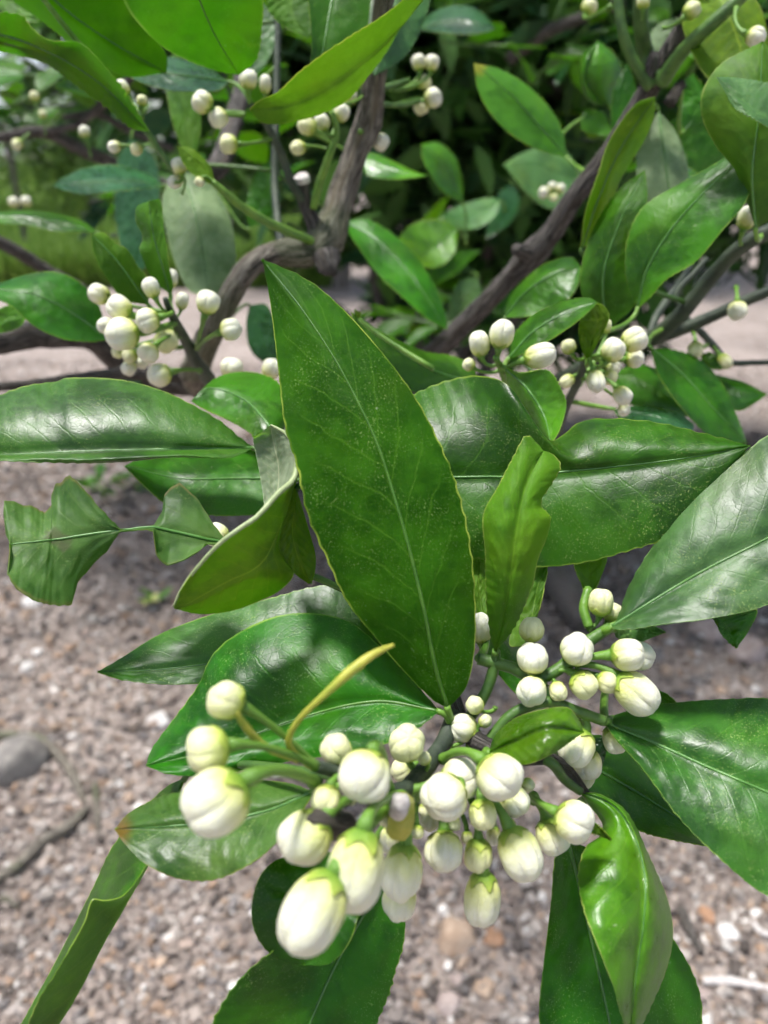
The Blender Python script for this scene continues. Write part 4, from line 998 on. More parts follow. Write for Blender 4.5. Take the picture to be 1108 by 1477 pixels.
leaf([(985,190),(1005,160),(1012,130),(1000,105)], [(980,150),(985,120)], [(1020,170),(1022,135)], [.44,.44,.44,.44], top='leaf_mid', rib=False)
leaf([(960,180),(1000,180),(1040,200),(1060,240)], [(1000,160),(1040,175)], [(970,220),(1010,250),(1040,250)], [.46,.46,.46,.46], top='leaf_deep', rib=False)
leaf([(310,268),(300,250),(280,230),(256,211)], [(305,243),(285,220),(268,212)], [(297,262),(275,248),(262,230)], [.357,.355,.352,.35], da=.004, db=-.003, top='leaf_yellow', und='leaf_yellow', label='tiny yellow leaf at the end of the young twig', rib=False)
leaf([(835,260),(800,245),(770,235),(726,237)], [(820,222),(785,212),(750,222)], [(825,290),(790,300),(758,275)], [.75,.74,.73,.72], da=.02, db=-.015, top='leaf_pale')
leaf([(722,290),(700,300),(670,312),(636,310)], [(710,285),(690,288),(660,298)], [(715,310),(690,328),(660,328)], [.8,.79,.78,.77], da=.01, db=-.01, top='leaf_pale', und='under_grey', rib=False)
leaf([(740,265),(730,290),(718,320),(700,345)], [(722,275),(708,310)], [(750,290),(738,320)], [.82,.82,.82,.82], top='leaf_blue', rib=False)
leaf([(660,330),(640,345),(610,365),(575,345)], [(640,318),(610,318),(588,328)], [(655,365),(630,385),(595,378)], [.7,.69,.68,.67], da=.014, db=-.014, top='leaf_bright')
leaf([(690,400),(680,430),(665,450),(645,462)], [(665,405),(650,430)], [(695,430),(680,455)], [.7,.7,.7,.7], top='leaf_pale', rib=False)
leaf([(360,440),(372,470),(385,500),(410,540)], [(385,440),(402,480)], [(355,470),(365,510)], [.5,.5,.5,.5], top='leaf_blue', rib=False)
leaf([(255,60),(262,120),(270,180),(278,250)], [(240,110),(250,180)], [(282,110),(290,180)], [.46,.46,.46,.46], top='leaf_pale', und='under', show='under', rib=False)
leaf([(355,120),(362,80),(370,40),(372,-10)], [(385,90),(398,40)], [(352,80),(355,40)], [.46,.46,.46,.46], top='leaf_pale', rib=False)
leaf([(425,-40),(420,0),(425,30),(445,55)], [(395,-10),(385,10),(405,35)], [(450,-20),(460,20)], [.40,.40,.40,.40], top='leaf_pale', und='under', show='under', rib=False)
leaf([(360,330),(372,300),(385,270),(388,230)], [(355,300),(365,255)], [(392,310),(400,260)], [.5,.5,.5,.5], top='leaf_deep', rib=False)
leaf([(200,545),(190,565),(165,600)], [(175,550),(160,575)], [(210,565),(190,595)], [.55,.55,.55], top='leaf_blue', rib=False)

# ------------------------------------------------------------------ flower buds
def bud_profile(h, style):
    if style == 'young':
        return np.power(np.clip(1 - np.abs(2*h - 1) ** 2.1, 0, 1), 0.5)
    return np.power(np.clip(1 - np.abs(2*h - 1.0) ** 2.5, 0, 1), 0.56) * (0.93 + 0.10*np.sin(math.pi*np.clip(h*1.05, 0, 1)) - 0.06*(1-h))

def petal_geo(style, k, nc=9, nr=16):
    """one of five overlapping petals of a closed bud: radius 0.5, height 1 (z 0..1)"""
    h = 1 - (1 - np.linspace(0.02, 1, nr))**1.25
    a = np.linspace(-1, 1, nc)
    H, A_ = np.meshgrid(h, a, indexing='ij')
    wid = R(48)
    th = k*2*math.pi/5 + A_*wid + 0.10*(H - 0.5)
    lob = 0.27 if style == 'full' else 0.20
    r = 0.5*bud_profile(H, style) * (1.03 + 0.05*A_ - lob*np.abs(A_)**2.4*(0.22 + 0.9*H) + 0.05*math.sin(k*2.1 + 1)*H + 0.03*np.sin(H*7 + k*2.2)*(1 - A_**2) + 0.05*np.exp(-((H - .78)/.16)**2)*(1 - A_**2))
    Z = H + 0.035*math.sin(k*2.4) * H**3*(1 - np.clip((H-.9)/.1, 0, 1)) - 0.03*np.clip((H-.86)/.14, 0, 1)**2 + 0.02*(1-A_**2)*H**4
    V = np.stack([r*np.cos(th), r*np.sin(th), Z], -1).reshape(-1, 3)
    return V, grid_faces(nr, nc)

def body_geo(style, nc=40, nr=18):
    h = np.linspace(0.0, 1.0, nr); th = np.linspace(0, 2*math.pi, nc, endpoint=False)
    H, T_ = np.meshgrid(h, th, indexing='ij')
    r = 0.455*bud_profile(H, style)
    return np.stack([r*np.cos(T_), r*np.sin(T_), H*0.968 + .004], -1).reshape(-1, 3), grid_faces(nr, nc, wrap=True)

def calyx_geo(style, nc=50, nr=8):
    th = np.linspace(0, 2*math.pi, nc, endpoint=False)
    pk = np.clip(1 - 1.5*np.abs(np.sin(2.5*th)), 0, 1)
    top = (0.12 + 0.03*np.cos(5*th) + 0.065*pk + 0.02*np.sin(3*th)) if style != 'young' else (0.24 + 0.03*np.cos(5*th) + 0.09*pk)
    u = np.linspace(0, 1, nr)
    Uo, T_ = np.meshgrid(u, th, indexing='ij')
    H = -0.03 + (top[None] + 0.03)*Uo
    r = 0.5*bud_profile(np.clip(H + 0.02, 0.004, 1), style)*1.02 + 0.006
    r[0] = 0.10
    fl = 0.012*Uo**3
    V = np.stack([(r+fl)*np.cos(T_), (r+fl)*np.sin(T_), H], -1).reshape(-1, 3)
    ri = r - 0.03
    Vi = np.stack([ri[-1]*np.cos(th), ri[-1]*np.sin(th), H[-1] - 0.01], -1)
    n0 = len(V)
    V = np.concatenate([V, Vi])
    f = [tuple(q) for q in grid_faces(nr, nc, wrap=True)]
    o = (nr-1)*nc
    for i in range(nc):
        f.append((o+i, o+(i+1) % nc, n0+(i+1) % nc, n0+i))
    f.append(tuple(range(nc))[::-1])
    return V, f

BM = {}
for st in ('full', 'young'):
    mt = M['petal'] if st == 'full' else M['petal_young']
    BM[st, 'petals'] = [mesh('petal', *petal_geo(st, k), [mt]) for k in range(5)]
    vs, fs, o = [], [], 0
    for k in range(5):
        v, f = petal_geo(st, k); vs.append(v); fs.append(f+o); o += len(v)
    v, f = body_geo(st); vs.append(v); fs.append(f+o)
    BM[st, 'joined'] = mesh('flower_bud', np.concatenate(vs), np.concatenate(fs), [mt])
    BM[st, 'core'] = mesh('flower_bud', *body_geo(st), [mt])
    BM[st, 'calyx'] = mesh('calyx', *calyx_geo(st), [M['calyx']])

NB_ = [0]
def bud(x, y, wp, lp, ang, d, hub=None, tilt=15, style='full', hero=False, pmat='stalk', label=None, plen=0.010):
    """closed bud centred on photo pixel x,y; wp/lp its width and length in pixels; ang = where its tip points in the picture"""
    NB_[0] += 1
    a, tl = R(ang), R(tilt)
    ax = (math.cos(a)*RT + math.sin(a)*UP)*math.cos(tl) - FWD*math.sin(tl)
    ax /= np.linalg.norm(ax)
    wr = wp*d/F*0.92
    seen = max(math.cos(tl), 0.25)
    lr = min(max((lp*d/F - wr*math.sin(abs(tl))*0.6)/seen if abs(tilt) < 60 else wr*1.25, wr*0.98), wr*1.65)
    cen = P(x, y, d)
    base = cen - ax*lr*0.5
    q = Vector(ax).to_track_quat('Z', 'Y')
    rot = q @ Matrix.Rotation(random.uniform(0, 6.28), 3, 'Z').to_quaternion()
    me = BM[style, 'core'] if hero else BM[style, 'joined']
    ob = mk('flower_bud', me, tree, base, label=label)
    ob.rotation_mode = 'QUATERNION'; ob.rotation_quaternion = rot; ob.scale = (wr, wr*random.uniform(.94, 1.04), lr)
    def child(name, m):
        c = bpy.data.objects.new(name, m); COL.objects.link(c); c.parent = ob; WLOC[c.name] = WLOC[ob.name]
        return c
    if hero:
        for k in range(5): child('petal', BM[style, 'petals'][k])
    child('calyx', BM[style, 'calyx'])
    # stalk, in the bud's own frame
    if hub is None:
        end = base - ax*plen + np.array([0, 0, -0.001])
    else:
        end = P(*hub)
    L = np.linalg.norm(end - base)
    c1 = base - ax*min(0.006, L*0.45)
    c2 = end*0.75 + base*0.25 - ax*0.002
    tt = np.linspace(0, 1, 12)[:, None]
    path = (1-tt)**3*(base + ax*lr*0.03) + 3*(1-tt)**2*tt*c1 + 3*(1-tt)*tt**2*c2 + tt**3*end
    rr = np.interp(np.linspace(0, 1, 12), [0, .12, .3, .85, 1], [wr*.22, wr*.13, wr*.095, wr*.10, wr*.17]); rr = np.clip(rr, 0.0006, 0.0017)
    Mi = (Matrix.Translation(Vector(base)) @ rot.to_matrix().to_4x4() @ Matrix.Diagonal((*ob.scale, 1))).inverted()
    V, f, uv = tube_geo(path, rr, 8, None, 0.05, seed=NB_[0])
    Vl = np.array([Mi @ Vector(v) for v in V])
    c = child('pedicel', mesh('pedicel', Vl, f, [M[pmat]], uv=uv))
    return ob

HA = (455, 1105, .166); HB = (585, 1142, .184); HC = (600, 1115, .192); HD = (700, 1078, .204); HE = (790, 980, .2095); HF = (815, 1125, .204)
# nearest, out of focus on the left of the sprig
bud(326, 1010, 58, 60, 150, .153, HA, 25, 'young', True, 'stalk', 'small round yellowish bud, uppermost of the front buds on the left')
bud(300, 1081, 68, 70, 185, .149, HA, 25, 'young', True, 'stalk', 'round yellowish bud between the small bud and the big blurred one')
bud(312, 1157, 100, 108, 215, .140, (455, 1130, .166), 15, 'full', True, 'stalk', 'big blurred white bud farthest left on the sprig')
bud(526, 1119, 80, 86, 250, .157, (560, 1140, .178), 40, 'full', True)
bud(485, 1081, 48, 48, 120, .172, (510, 1120, .173), 30, 'young', True)
bud(587, 1072, 57, 58, 80, .186, (600, 1112, .193), 55, 'young', True)
bud(470, 1154, 44, 46, 250, .162, (520, 1130, .174), 50, 'young', True)
bud(440, 1208, 82, 88, 225, .158, (540, 1150, .177), 15, 'full', True)
bud(512, 1257, 90, 126, 258, .150, (580, 1148, .182), 8, 'full', True, label='long white bud hanging in front, beside the lowest bud')
bud(450, 1316, 94, 132, 238, .144, (560, 1165, .178), 18, 'full', True, label='lowest and nearest white bud, out of focus')
bud(580, 1258, 62, 86, 262, .180, HB, 5, 'full', True)
bud(576, 1298, 52, 60, 262, .190, (600, 1160, .19), 0, 'full', True)
bud(565, 1210, 36, 44, 262, .190, HC, 0, 'full')
bud(580, 1111, 36, 36, 200, .20, HC, 20, 'young')
bud(640, 1228, 60, 66, 265, .186, (615, 1130, .192), 35, 'full', True)
bud(690, 1234, 42, 52, 268, .188, (660, 1120, .198), 10, 'young', True)
bud(695, 1297, 57, 88, 268, .188, (672, 1120, .198), -8, 'full', True, label='slender shaded bud hanging lowest on the right of the front cluster')
bud(750, 1232, 64, 86, 292, .186, (680, 1120, .198), 12, 'full', True)
bud(697, 1175, 42, 50, 275, .187, (655, 1110, .2), 25, 'young', True)
bud(720, 1121, 74, 70, 320, .182, (640, 1095, .198), 35, 'full', True)
bud(742, 1156, 46, 48, 310, .194, (690, 1110, .2), 10, 'full', True)
bud(641, 1149, 72, 64, 200, .177, (590, 1140, .185), 45, 'full', True)
bud(664, 1124, 62, 58, 20, .192, HC, 25, 'full', True)
bud(828, 1185, 62, 62, 340, .188, (770, 1150, .2), 30, 'full', True)
bud(797, 1206, 54, 58, 290, .197, (770, 1155, .202), 10, 'full', True)
bud(712, 1205, 24, 30, 270, .2, (670, 1120, .2), 0, 'full')
bud(668, 1050, 44, 46, 160, .208, (672, 1075, .21), 10, 'full', True)
bud(685, 1017, 28, 28, 130, .207, (715, 1020, .21), 30, 'young', True)
bud(620, 1180, 30, 40, 260, .195, HC, 0, 'full')
for (x, y, wp, ang, d, hub) in [(556,1182,22,240,.176,HB),(602,1200,20,270,.186,HB),(654,1188,22,280,.19,HC),(674,1208,18,270,.192,HC),(735,1192,22,300,.193,(690,1110,.2)),(612,1094,20,120,.19,HC),
                               (543,1082,18,100,.17,(560,1130,.18)),(506,1152,20,220,.166,(540,1140,.177)),(700,1040,20,40,.206,HD),(762,1132,20,330,.198,(730,1100,.203)),(612,1168,18,260,.184,HB)]:
    bud(x, y, wp, wp*1.12, ang, d, hub, 25, 'young')
# bract with a pointed end near the small right bud
leaf([(835,1175),(858,1190),(882,1212)], [(850,1180),(868,1196)], [(845,1195),(865,1206)], [.19,.19,.189], top='leaf_yellow', rib=False, px_cren=0, join=False, label='tiny yellow bract behind the rightmost front bud')
# stalk that has lost its bud
tube('bare_stalk', [P(455, 1106, .166), P(428, 1088, .163), P(416, 1070, .160), P(430, 1040, .157), P(465, 1005, .155), P(510, 965, .156), P(540, 943, .158), P(568, 930, .160)],
     [.0011, .0009, .0007, .0006, .0007, .0011, .0008, .00035], M['stalk_yellow'], tree, 10, 60, 0.12, 8, label='bare yellow flower stalk arching up in front of the broad leaf')
tube('bare_stalk', [P(430, 1095, .164), P(380, 1075, .157), P(352, 1045, .153), P(340, 1025, .151)], [.0009, .0008, .0008, .0006], M['stalk_yellow'], tree, 8, 30, 0.1, 9)
# right cluster
bud(767, 908, 38, 40, 85, .214, (775, 975, .212), 15, 'young', True)
bud(768, 950, 50, 52, 90, .206, (770, 985, .210), 25, 'full', True)
bud(767, 997, 46, 42, 230, .203, (785, 990, .208), 50, 'full', True)
bud(773, 1019, 38, 26, 265, .209, (785, 995, .21), 0, 'full')
bud(832, 937, 50, 50, 60, .206, (805, 965, .2095), 45, 'full', True)
bud(842, 988, 42, 46, 310, .205, HE, 30, 'young', True)
bud(876, 984, 34, 36, 330, .206, (820, 970, .209), 40, 'young', True)
bud(805, 997, 27, 27, 270, .205, HE, 60, 'young', True)
bud(905, 944, 50, 54, 5, .205, (815, 962, .2095), 15, 'full', True)
bud(921, 946, 44, 48, 350, .210, (820, 962, .21), 0, 'full')
bud(917, 1000, 58, 78, 318, .205, (830, 960, .2095), 10, 'full', True, label='longest bud of the right cluster, pointing down right')
bud(867, 869, 38, 44, 85, .216, (850, 905, .216), 10, 'young', True)
bud(884, 884, 26, 30, 60, .220, (850, 908, .217), 0, 'young')
bud(832, 1078, 54, 62, 240, .207, (815, 1022, .207), 10, 'full', True)
bud(848, 1102, 42, 46, 270, .213, (825, 1030, .21), 0, 'full')
bud(838, 1118, 44, 40, 265, .218, (825, 1035, .212), 0, 'full')
bud(888, 1066, 42, 42, 290, .212, (860, 1040, .21), 0, 'full')
bud(693, 906, 36, 50, 95, .222, (700, 950, .215), 10, 'full')
bud(640, 1082, 24, 26, 200, .205, (665, 1072, .208), 10, 'young')
# left cluster
HL = (246, 450, .333); HL2 = (285, 515, .39)
for (x, y, wp, lp, ang, d, hub, st) in [
    (143,424,30,36,155,.335,HL,'full'), (172,444,38,42,150,.318,HL,'full'), (176,482,52,56,190,.312,(252,465,.34),'full'), (213,462,38,38,200,.310,HL,'full'),
    (153,470,26,30,170,.330,(252,465,.34),'full'), (218,415,26,34,110,.318,HL,'full'), (263,434,20,28,75,.34,(250,458,.34),'full'), (300,436,37,40,70,.32,(284,500,.375),'full'),
    (333,475,34,36,10,.322,(284,502,.375),'full'), (214,509,32,32,235,.330,(262,480,.355),'full'), (187,513,22,24,215,.335,(262,480,.355),'young'), (230,541,36,40,200,.335,(288,535,.40),'full'),
    (186,531,24,26,255,.34,(262,485,.355),'full'), (334,531,34,30,80,.36,(320,560,.40),'full'), (392,532,30,34,60,.36,(370,570,.40),'full'), (247,402,20,30,80,.34,(250,450,.34),'full'),
    (240,492,36,30,300,.345,(262,480,.355),'young'), (205,522,22,22,250,.345,(262,485,.355),'full'), (170,508,20,20,210,.345,(262,480,.355),'young')]:
    bud(x, y, wp, lp, ang, d, hub, 20, st, wp > 29)
# mid right clusters
HM = (845, 515, .322)
for (x, y, wp, lp, ang, d, hub, st) in [
    (692,496,31,42,100,.288,(718,525,.29),'full'), (724,482,38,48,80,.283,(720,525,.29),'full'), (676,526,20,20,150,.29,(718,535,.294),'young'), (779,513,38,52,15,.285,(725,535,.293),'full'),
    (884,505,36,40,60,.305,HM,'full'), (915,490,38,42,30,.31,HM,'full'), (860,550,28,38,280,.30,HM,'full'), (898,571,28,32,300,.315,(838,535,.33),'full'), (820,500,23,24,120,.315,HM,'young'),
    (916,518,28,30,0,.32,HM,'full'), (874,471,17,24,80,.315,(860,482,.315),'young'), (818,550,20,26,220,.33,(838,540,.33),'young'), (880,545,24,24,320,.325,HM,'young'), (885,530,24,24,330,.33,HM,'full'), (900,592,20,18,290,.33,(838,545,.33),'full'),
    (1078,314,29,38,75,.33,(1070,352,.35),'full'), (1064,448,29,32,265,.37,(1062,415,.385),'full'), (1003,505,23,26,265,.385,(1000,480,.395),'young'), (1046,521,18,26,300,.41,(1030,500,.42),'young'),
    (998,15,26,28,40,.36,(958,40,.39),'young'), (1090,53,30,32,330,.34,(1062,12,.35),'full'), (850,10,24,20,60,.5,(880,10,.4),'young'), (928,4,20,16,90,.38,(925,30,.39),'young')]:
    bud(x, y, wp, lp, ang, d, hub, 15, st, wp > 30)
# upper clusters
HU = (480, 195, .385)
for (x, y, wp, lp, ang, d, hub, st) in [
    (604,90,23,26,100,.43,(565,130,.42),'full'), (623,91,22,26,80,.43,(565,130,.42),'full'), (625,141,29,30,10,.43,(570,152,.42),'full'), (608,154,24,24,260,.435,(570,152,.42),'young'), (612,118,20,24,20,.435,(565,130,.42),'young'),
    (549,205,26,28,320,.42,(520,190,.40),'full'), (492,163,26,30,60,.385,HU,'full'), (465,176,22,28,120,.38,HU,'full'), (443,182,28,32,160,.375,HU,'young'), (430,213,22,26,200,.385,(470,215,.39),'young'),
    (520,112,22,30,110,.40,(492,150,.385),'full'), (505,140,22,24,80,.40,(490,160,.385),'full'),
    (358,115,30,32,80,.375,(380,160,.385),'full'), (383,122,18,36,85,.38,(385,170,.387),'full'), (292,147,33,32,150,.37,(352,165,.38),'full'), (315,170,30,32,220,.375,(352,165,.38),'full'), (330,208,29,30,190,.37,(395,200,.39),'young'),
    (176,128,24,28,130,.36,(205,170,.352),'full'), (205,145,17,18,80,.36,(205,180,.352),'young'), (165,212,18,22,200,.38,(225,212,.36),'full'), (197,215,19,20,220,.37,(225,212,.36),'young'),
    (258,240,24,28,110,.36,(252,262,.36),'full'), (253,262,20,26,220,.365,(262,280,.37),'full'), (288,262,15,16,250,.352,(306,262,.355),'young'),
    (122,190,18,20,100,.5,None,'full'), (50,139,14,16,90,.6,None,'young'), (62,165,12,14,90,.6,None,'young'), (25,208,16,18,240,.6,None,'young'), (20,292,16,18,90,.7,None,'full'), (38,291,16,18,90,.7,None,'full'),
    (785,278,17,18,180,.7,(805,285,.72),'full'), (797,269,14,14,90,.7,(805,285,.72),'full'), (809,272,14,16,60,.7,(805,285,.72),'full'), (799,285,12,12,270,.7,(806,286,.72),'young'),
    (313,772,38,36,160,.25,(345,790,.255),'full'), (405,738,18,18,90,.235,None,'young')]:
    bud(x, y, wp, lp, ang, d, hub, 20, st, wp > 31)

# leaf stalks: from each blade's base to the nearest twig
AN = np.array(ANCH)
for ob, b0, dirv, pet, join in LEAF_BASES:
    if not join: continue
    k = np.argmin(np.linalg.norm(AN - b0, axis=1)); e = AN[k]
    L = np.linalg.norm(e - b0)
    dv = dirv / (np.linalg.norm(dirv) + 1e-9)
    if L > 0.07:
        e = b0 - dv*0.02 + (e - b0)/L*0.02; L = np.linalg.norm(e - b0)
    c1 = b0 - dv*min(.008, L*.5)
    tt = np.linspace(0, 1, 10)[:, None]
    path = (1-tt)**2*(b0 + dv*.0008) + 2*(1-tt)*tt*c1 + tt**2*e
    tube('petiole', path, np.linspace(.0009, .0012, 10), M['stalk' if L < .05 else 'twig_green'], ob, 7)

# ------------------------------------------------------------------ fill leaves deeper in the crown (real leaves in depth, shared blades)
def blade(name, w, fold, bend, mats, nu=8, nv=18, asym=0.0):
    t = np.linspace(0, 1, nv); s = np.linspace(-1, 1, nu+1)
    T_, S_ = np.meshgrid(t, s, indexing='ij')
    prof = w*np.sin(math.pi*np.clip(T_, 0, 1)**0.85)**0.8*(1 + asym*S_)*(1 - .25*T_**6)
    X = S_*prof; Y = T_ - bend*0.25*T_**2
    Z = fold*np.abs(S_)**1.3*prof - bend*T_**2*0.6 + 0.012*np.sin(T_*14 + S_*2)*np.abs(S_)
    V = np.stack([X, Y, Z], -1).reshape(-1, 3)
    uv = np.stack([S_*.5+.5, T_], -1).reshape(-1, 2)
    n = len(V)
    f1 = grid_faces(nv, nu+1); f2 = grid_faces(nv, nu+1, n, True)
    V2 = V - [0, 0, .004]
    return mesh(name, np.concatenate([V, V2]), np.concatenate([f1, f2]), mats, [0]*len(f1)+[1]*len(f2), np.concatenate([uv, uv]))
BL = [blade('leaf', w_, fo, be, [M[a], M[b_]], asym=asy) for (w_, fo, be, a, b_, asy) in [
    (.22, .25, .15, 'leaf_deep', 'under', .05), (.25, .15, .30, 'leaf_mid', 'under', -.05), (.20, .35, .05, 'leaf_deep', 'under', 0), (.24, .2, -.12, 'leaf_bright', 'under', .04),
    (.22, .1, .22, 'leaf_blue', 'under_grey', -.04), (.23, .3, .1, 'leaf_mid', 'under_olive', .06)]]

def gap(x, y):
    """places where the photograph looks through the crown"""
    if x < 120 and 225 < y < 370: return True
    if 175 < x < 245 and 100 < y < 225: return True
    if 430 < x < 540 and 365 < y < 440: return True
    if x > 960 and y > 385: return True
    if 110 < x < 420 and 395 < y < 560: return True
    return False

def leafy_twig(p0, dirv, L, nleaf, rad=.0022):
    """a twig with alternate leaves; False if it would close one of the openings of the crown"""
    dirv = dirv/np.linalg.norm(dirv)
    side = np.cross(dirv, [0, 0, 1.0]); side /= np.linalg.norm(side) + 1e-9
    bend = side*random.uniform(-.25, .25) + np.array([0, 0, random.uniform(.05, .3)])
    q = lambda t: p0 + dirv*L*t + bend*L*t*t
    placed = []
    for k in range(nleaf):
        t = .12 + .88*(k + .5)/nleaf
        pp = q(t)
        sg = 1 if k % 2 else -1
        rot = random.uniform(-.7, .7)
        out = side*sg*math.cos(rot) + np.cross(side, dirv)*math.sin(rot)
        ya = dirv*(.55 + .5*t) + out*(.9 - .5*t) + np.array([0, 0, -random.uniform(0, .35)])
        ya /= np.linalg.norm(ya)
        za = np.array([random.gauss(0, .3), random.gauss(-.15, .3), 1.0]); za -= ya*(za @ ya); za /= np.linalg.norm(za)
        xa = np.cross(ya, za)
        for e in (pp, pp + ya*.05):
            rel = e - C0; dp = rel @ FWD
            if dp < .5 or gap(CX + F*(rel @ RT)/dp, CY - F*(rel @ UP)/dp): return 0
        placed.append((pp, xa, ya, za, random.uniform(.055, .095)*(1 - .25*abs(t - .5))))
    tube('twig', [q(t) for t in (0, .25, .5, .75, 1)], [rad, rad*.9, rad*.75, rad*.55, rad*.35], M[random.choice(['twig_green', 'twig_dark', 'twig_green'])], tree, 8, 16, .06, L)
    for pp, xa, ya, za, sc in placed:
        o = mk('leaf', random.choice(BL), tree, pp + ya*.004)
        m3 = Matrix(((xa[0], ya[0], za[0]), (xa[1], ya[1], za[1]), (xa[2], ya[2], za[2])))
        o.rotation_mode = 'QUATERNION'; o.rotation_quaternion = m3.to_quaternion(); o.scale = (sc, sc, sc)
    return nleaf

cnt = 0
for (x, y, d) in [(560,455,1.3),(640,440,1.2),(690,420,1.4),(720,450,1.1),(600,470,1.0),(760,470,1.3),(660,470,.95),(570,420,1.6),(830,440,1.2),
                  (150,60,.8),(60,110,.85),(110,150,.9),(30,170,1.0),(150,185,1.0),(300,120,.75),(330,230,.9),(380,60,.8),(280,330,.9),(20,150,.75),(200,250,1.1),(380,300,1.0),(130,290,1.0),(160,340,.9),(345,180,.8),(700,60,1.1),(760,120,1.0),(820,60,1.2),(640,60,1.0),(720,170,1.3),(840,200,1.1),(680,120,1.4),(800,30,.9)]:
    for k in range(8):
        n_ = leafy_twig(P(x, y, d), np.array([random.gauss(0, .8), random.gauss(-.3, .4), random.uniform(-.3, .5)]), random.uniform(.08, .13), random.randint(4, 6))
        cnt += n_
        if n_: break
tries = 0
while cnt < 212 and tries < 4000:
    tries += 1
    d = random.choice([random.uniform(.58, 1.0), random.uniform(.8, 1.7), random.uniform(.8, 1.7)])
    x = random.uniform(-60, 1170); y = random.uniform(-60, 480 if d > .8 else 400)
    if gap(x, y) or (x < 460 and y > 330): continue
    if 570 < x < 640 and 170 < y < 480 and d < 1.5: continue
    if d < .75 and 640 < x < 900 and 80 < y < 480: continue
    if random.random() < .45 and not (480 < x < 900 and y > 200) and not (130 < x < 420 and y < 330): continue
    cnt += leafy_twig(P(x, y, d), np.array([random.gauss(0, .8), random.gauss(-.2, .6), random.uniform(-.2, .9)]), random.uniform(.09, .17), random.randint(4, 7))

# ------------------------------------------------------------------ trees and shrubs behind
def leaf_cloud(n, centre, rad, size, tones, droop=0.3, shell=0.5):
    """n leaf blades (4 triangles each, folded) spread through an ellipsoid"""
    u = rng.normal(size=(n, 3)); u /= np.linalg.norm(u, axis=1)[:, None]
    rr = (shell + (1-shell)*rng.random(n)) ** 0.6
    # clumps
    nc = max(8, n//60)
    cc = rng.normal(size=(nc, 3)); cc /= np.linalg.norm(cc, axis=1)[:, None]
    pick = rng.integers(0, nc, n)
    u = 0.6*cc[pick]*(0.7+.3*rng.random((n, 1))) + 0.4*u*1.0 + 0.13*rng.normal(size=(n, 3))
    pos = np.array(centre) + u*rr[:, None]*np.array(rad)
    L = size*(0.7 + 0.6*rng.random(n))
    yaw = rng.random(n)*6.283; pit = -droop + 0.5*rng.normal(size=n); rol = 0.6*rng.normal(size=n)
    ax = np.stack([np.cos(yaw)*np.cos(pit), np.sin(yaw)*np.cos(pit), np.sin(pit)], 1)
    sd = np.stack([-np.sin(yaw), np.cos(yaw), np.zeros(n)], 1)
    up = np.cross(ax, sd)
    sd2 = sd*np.cos(rol)[:, None] + up*np.sin(rol)[:, None]; up2 = np.cross(ax, sd2)
    def q(a, b, c): return pos + ax*(a*L)[:, None] + sd2*(b*L)[:, None] + up2*(c*L)[:, None]
    o = np.zeros(n)
    pts = [q(o, o, o), q(o+.3, o+.19, o+.05), q(o+.68, o+.16, o+.02), q(o+1, o, o-.08), q(o+.68, o-.16, o+.02), q(o+.3, o-.19, o+.05), q(o+.33, o, o-.02), q(o+.7, o, o-.04)]
    V = np.stack(pts, 1).reshape(-1, 3)
    F4 = np.array([(0,1,6,6),(1,2,7,6),(2,3,7,7),(0,6,5,5),(6,7,4,5),(7,3,4,4)])
    T = []
    for a, b, c, d_ in F4:
        T.append((a, b, c))
        if c != d_: T.append((a, c, d_))
    T = np.array(T)
    T = (T[None] + (np.arange(n)*8)[:, None, None]).reshape(-1, 3)
    tones = np.array(tones)
    c = tones[rng.integers(0, len(tones), n)]*(0.7 + .6*rng.random((n, 1)))
    return V, T, np.repeat(c, 8, 0), pos

DK = [(.010, .050, .008), (.018, .078, .012), (.032, .110, .014), (.014, .065, .026)]
LT = [(.08, .17, .02), (.11, .22, .025), (.15, .26, .04), (.06, .14, .02)]

def main_crown():
    """the rest of the tree's own crown, behind and above the leaves picked out singly"""
    n = 26000
    V, T, c, pos = leaf_cloud(n, (.35, 1.95, 1.18), (1.75, .95, .80), .085, DK[2:] + [(.06, .17, .025), (.045, .14, .05), (.09, .21, .06), (.07, .19, .03)], shell=.05)
    rel = pos - C0
    dep = rel @ FWD
    px = CX + F*(rel @ RT)/dep; py = CY - F*(rel @ UP)/dep
    keep = np.array([not (gap(a, b) or (a < 120 and b > 190) or (a < 420 and b > 330) or b > 440 + 45*math.sin(a*.021) or e < .7) for a, b, e in zip(px, py, dep)])
    V = V.reshape(n, 8, 3)[keep].reshape(-1, 3); c = c.reshape(n, 8, 3)[keep].reshape(-1, 3)
    k = int(keep.sum()); T = T.reshape(n, -1, 3)[:k].reshape(-1, 3)
    mk('crown', raw_mesh('crown', V - TB, T, M['far_leaf'], c, True), tree, TB, kind='stuff')
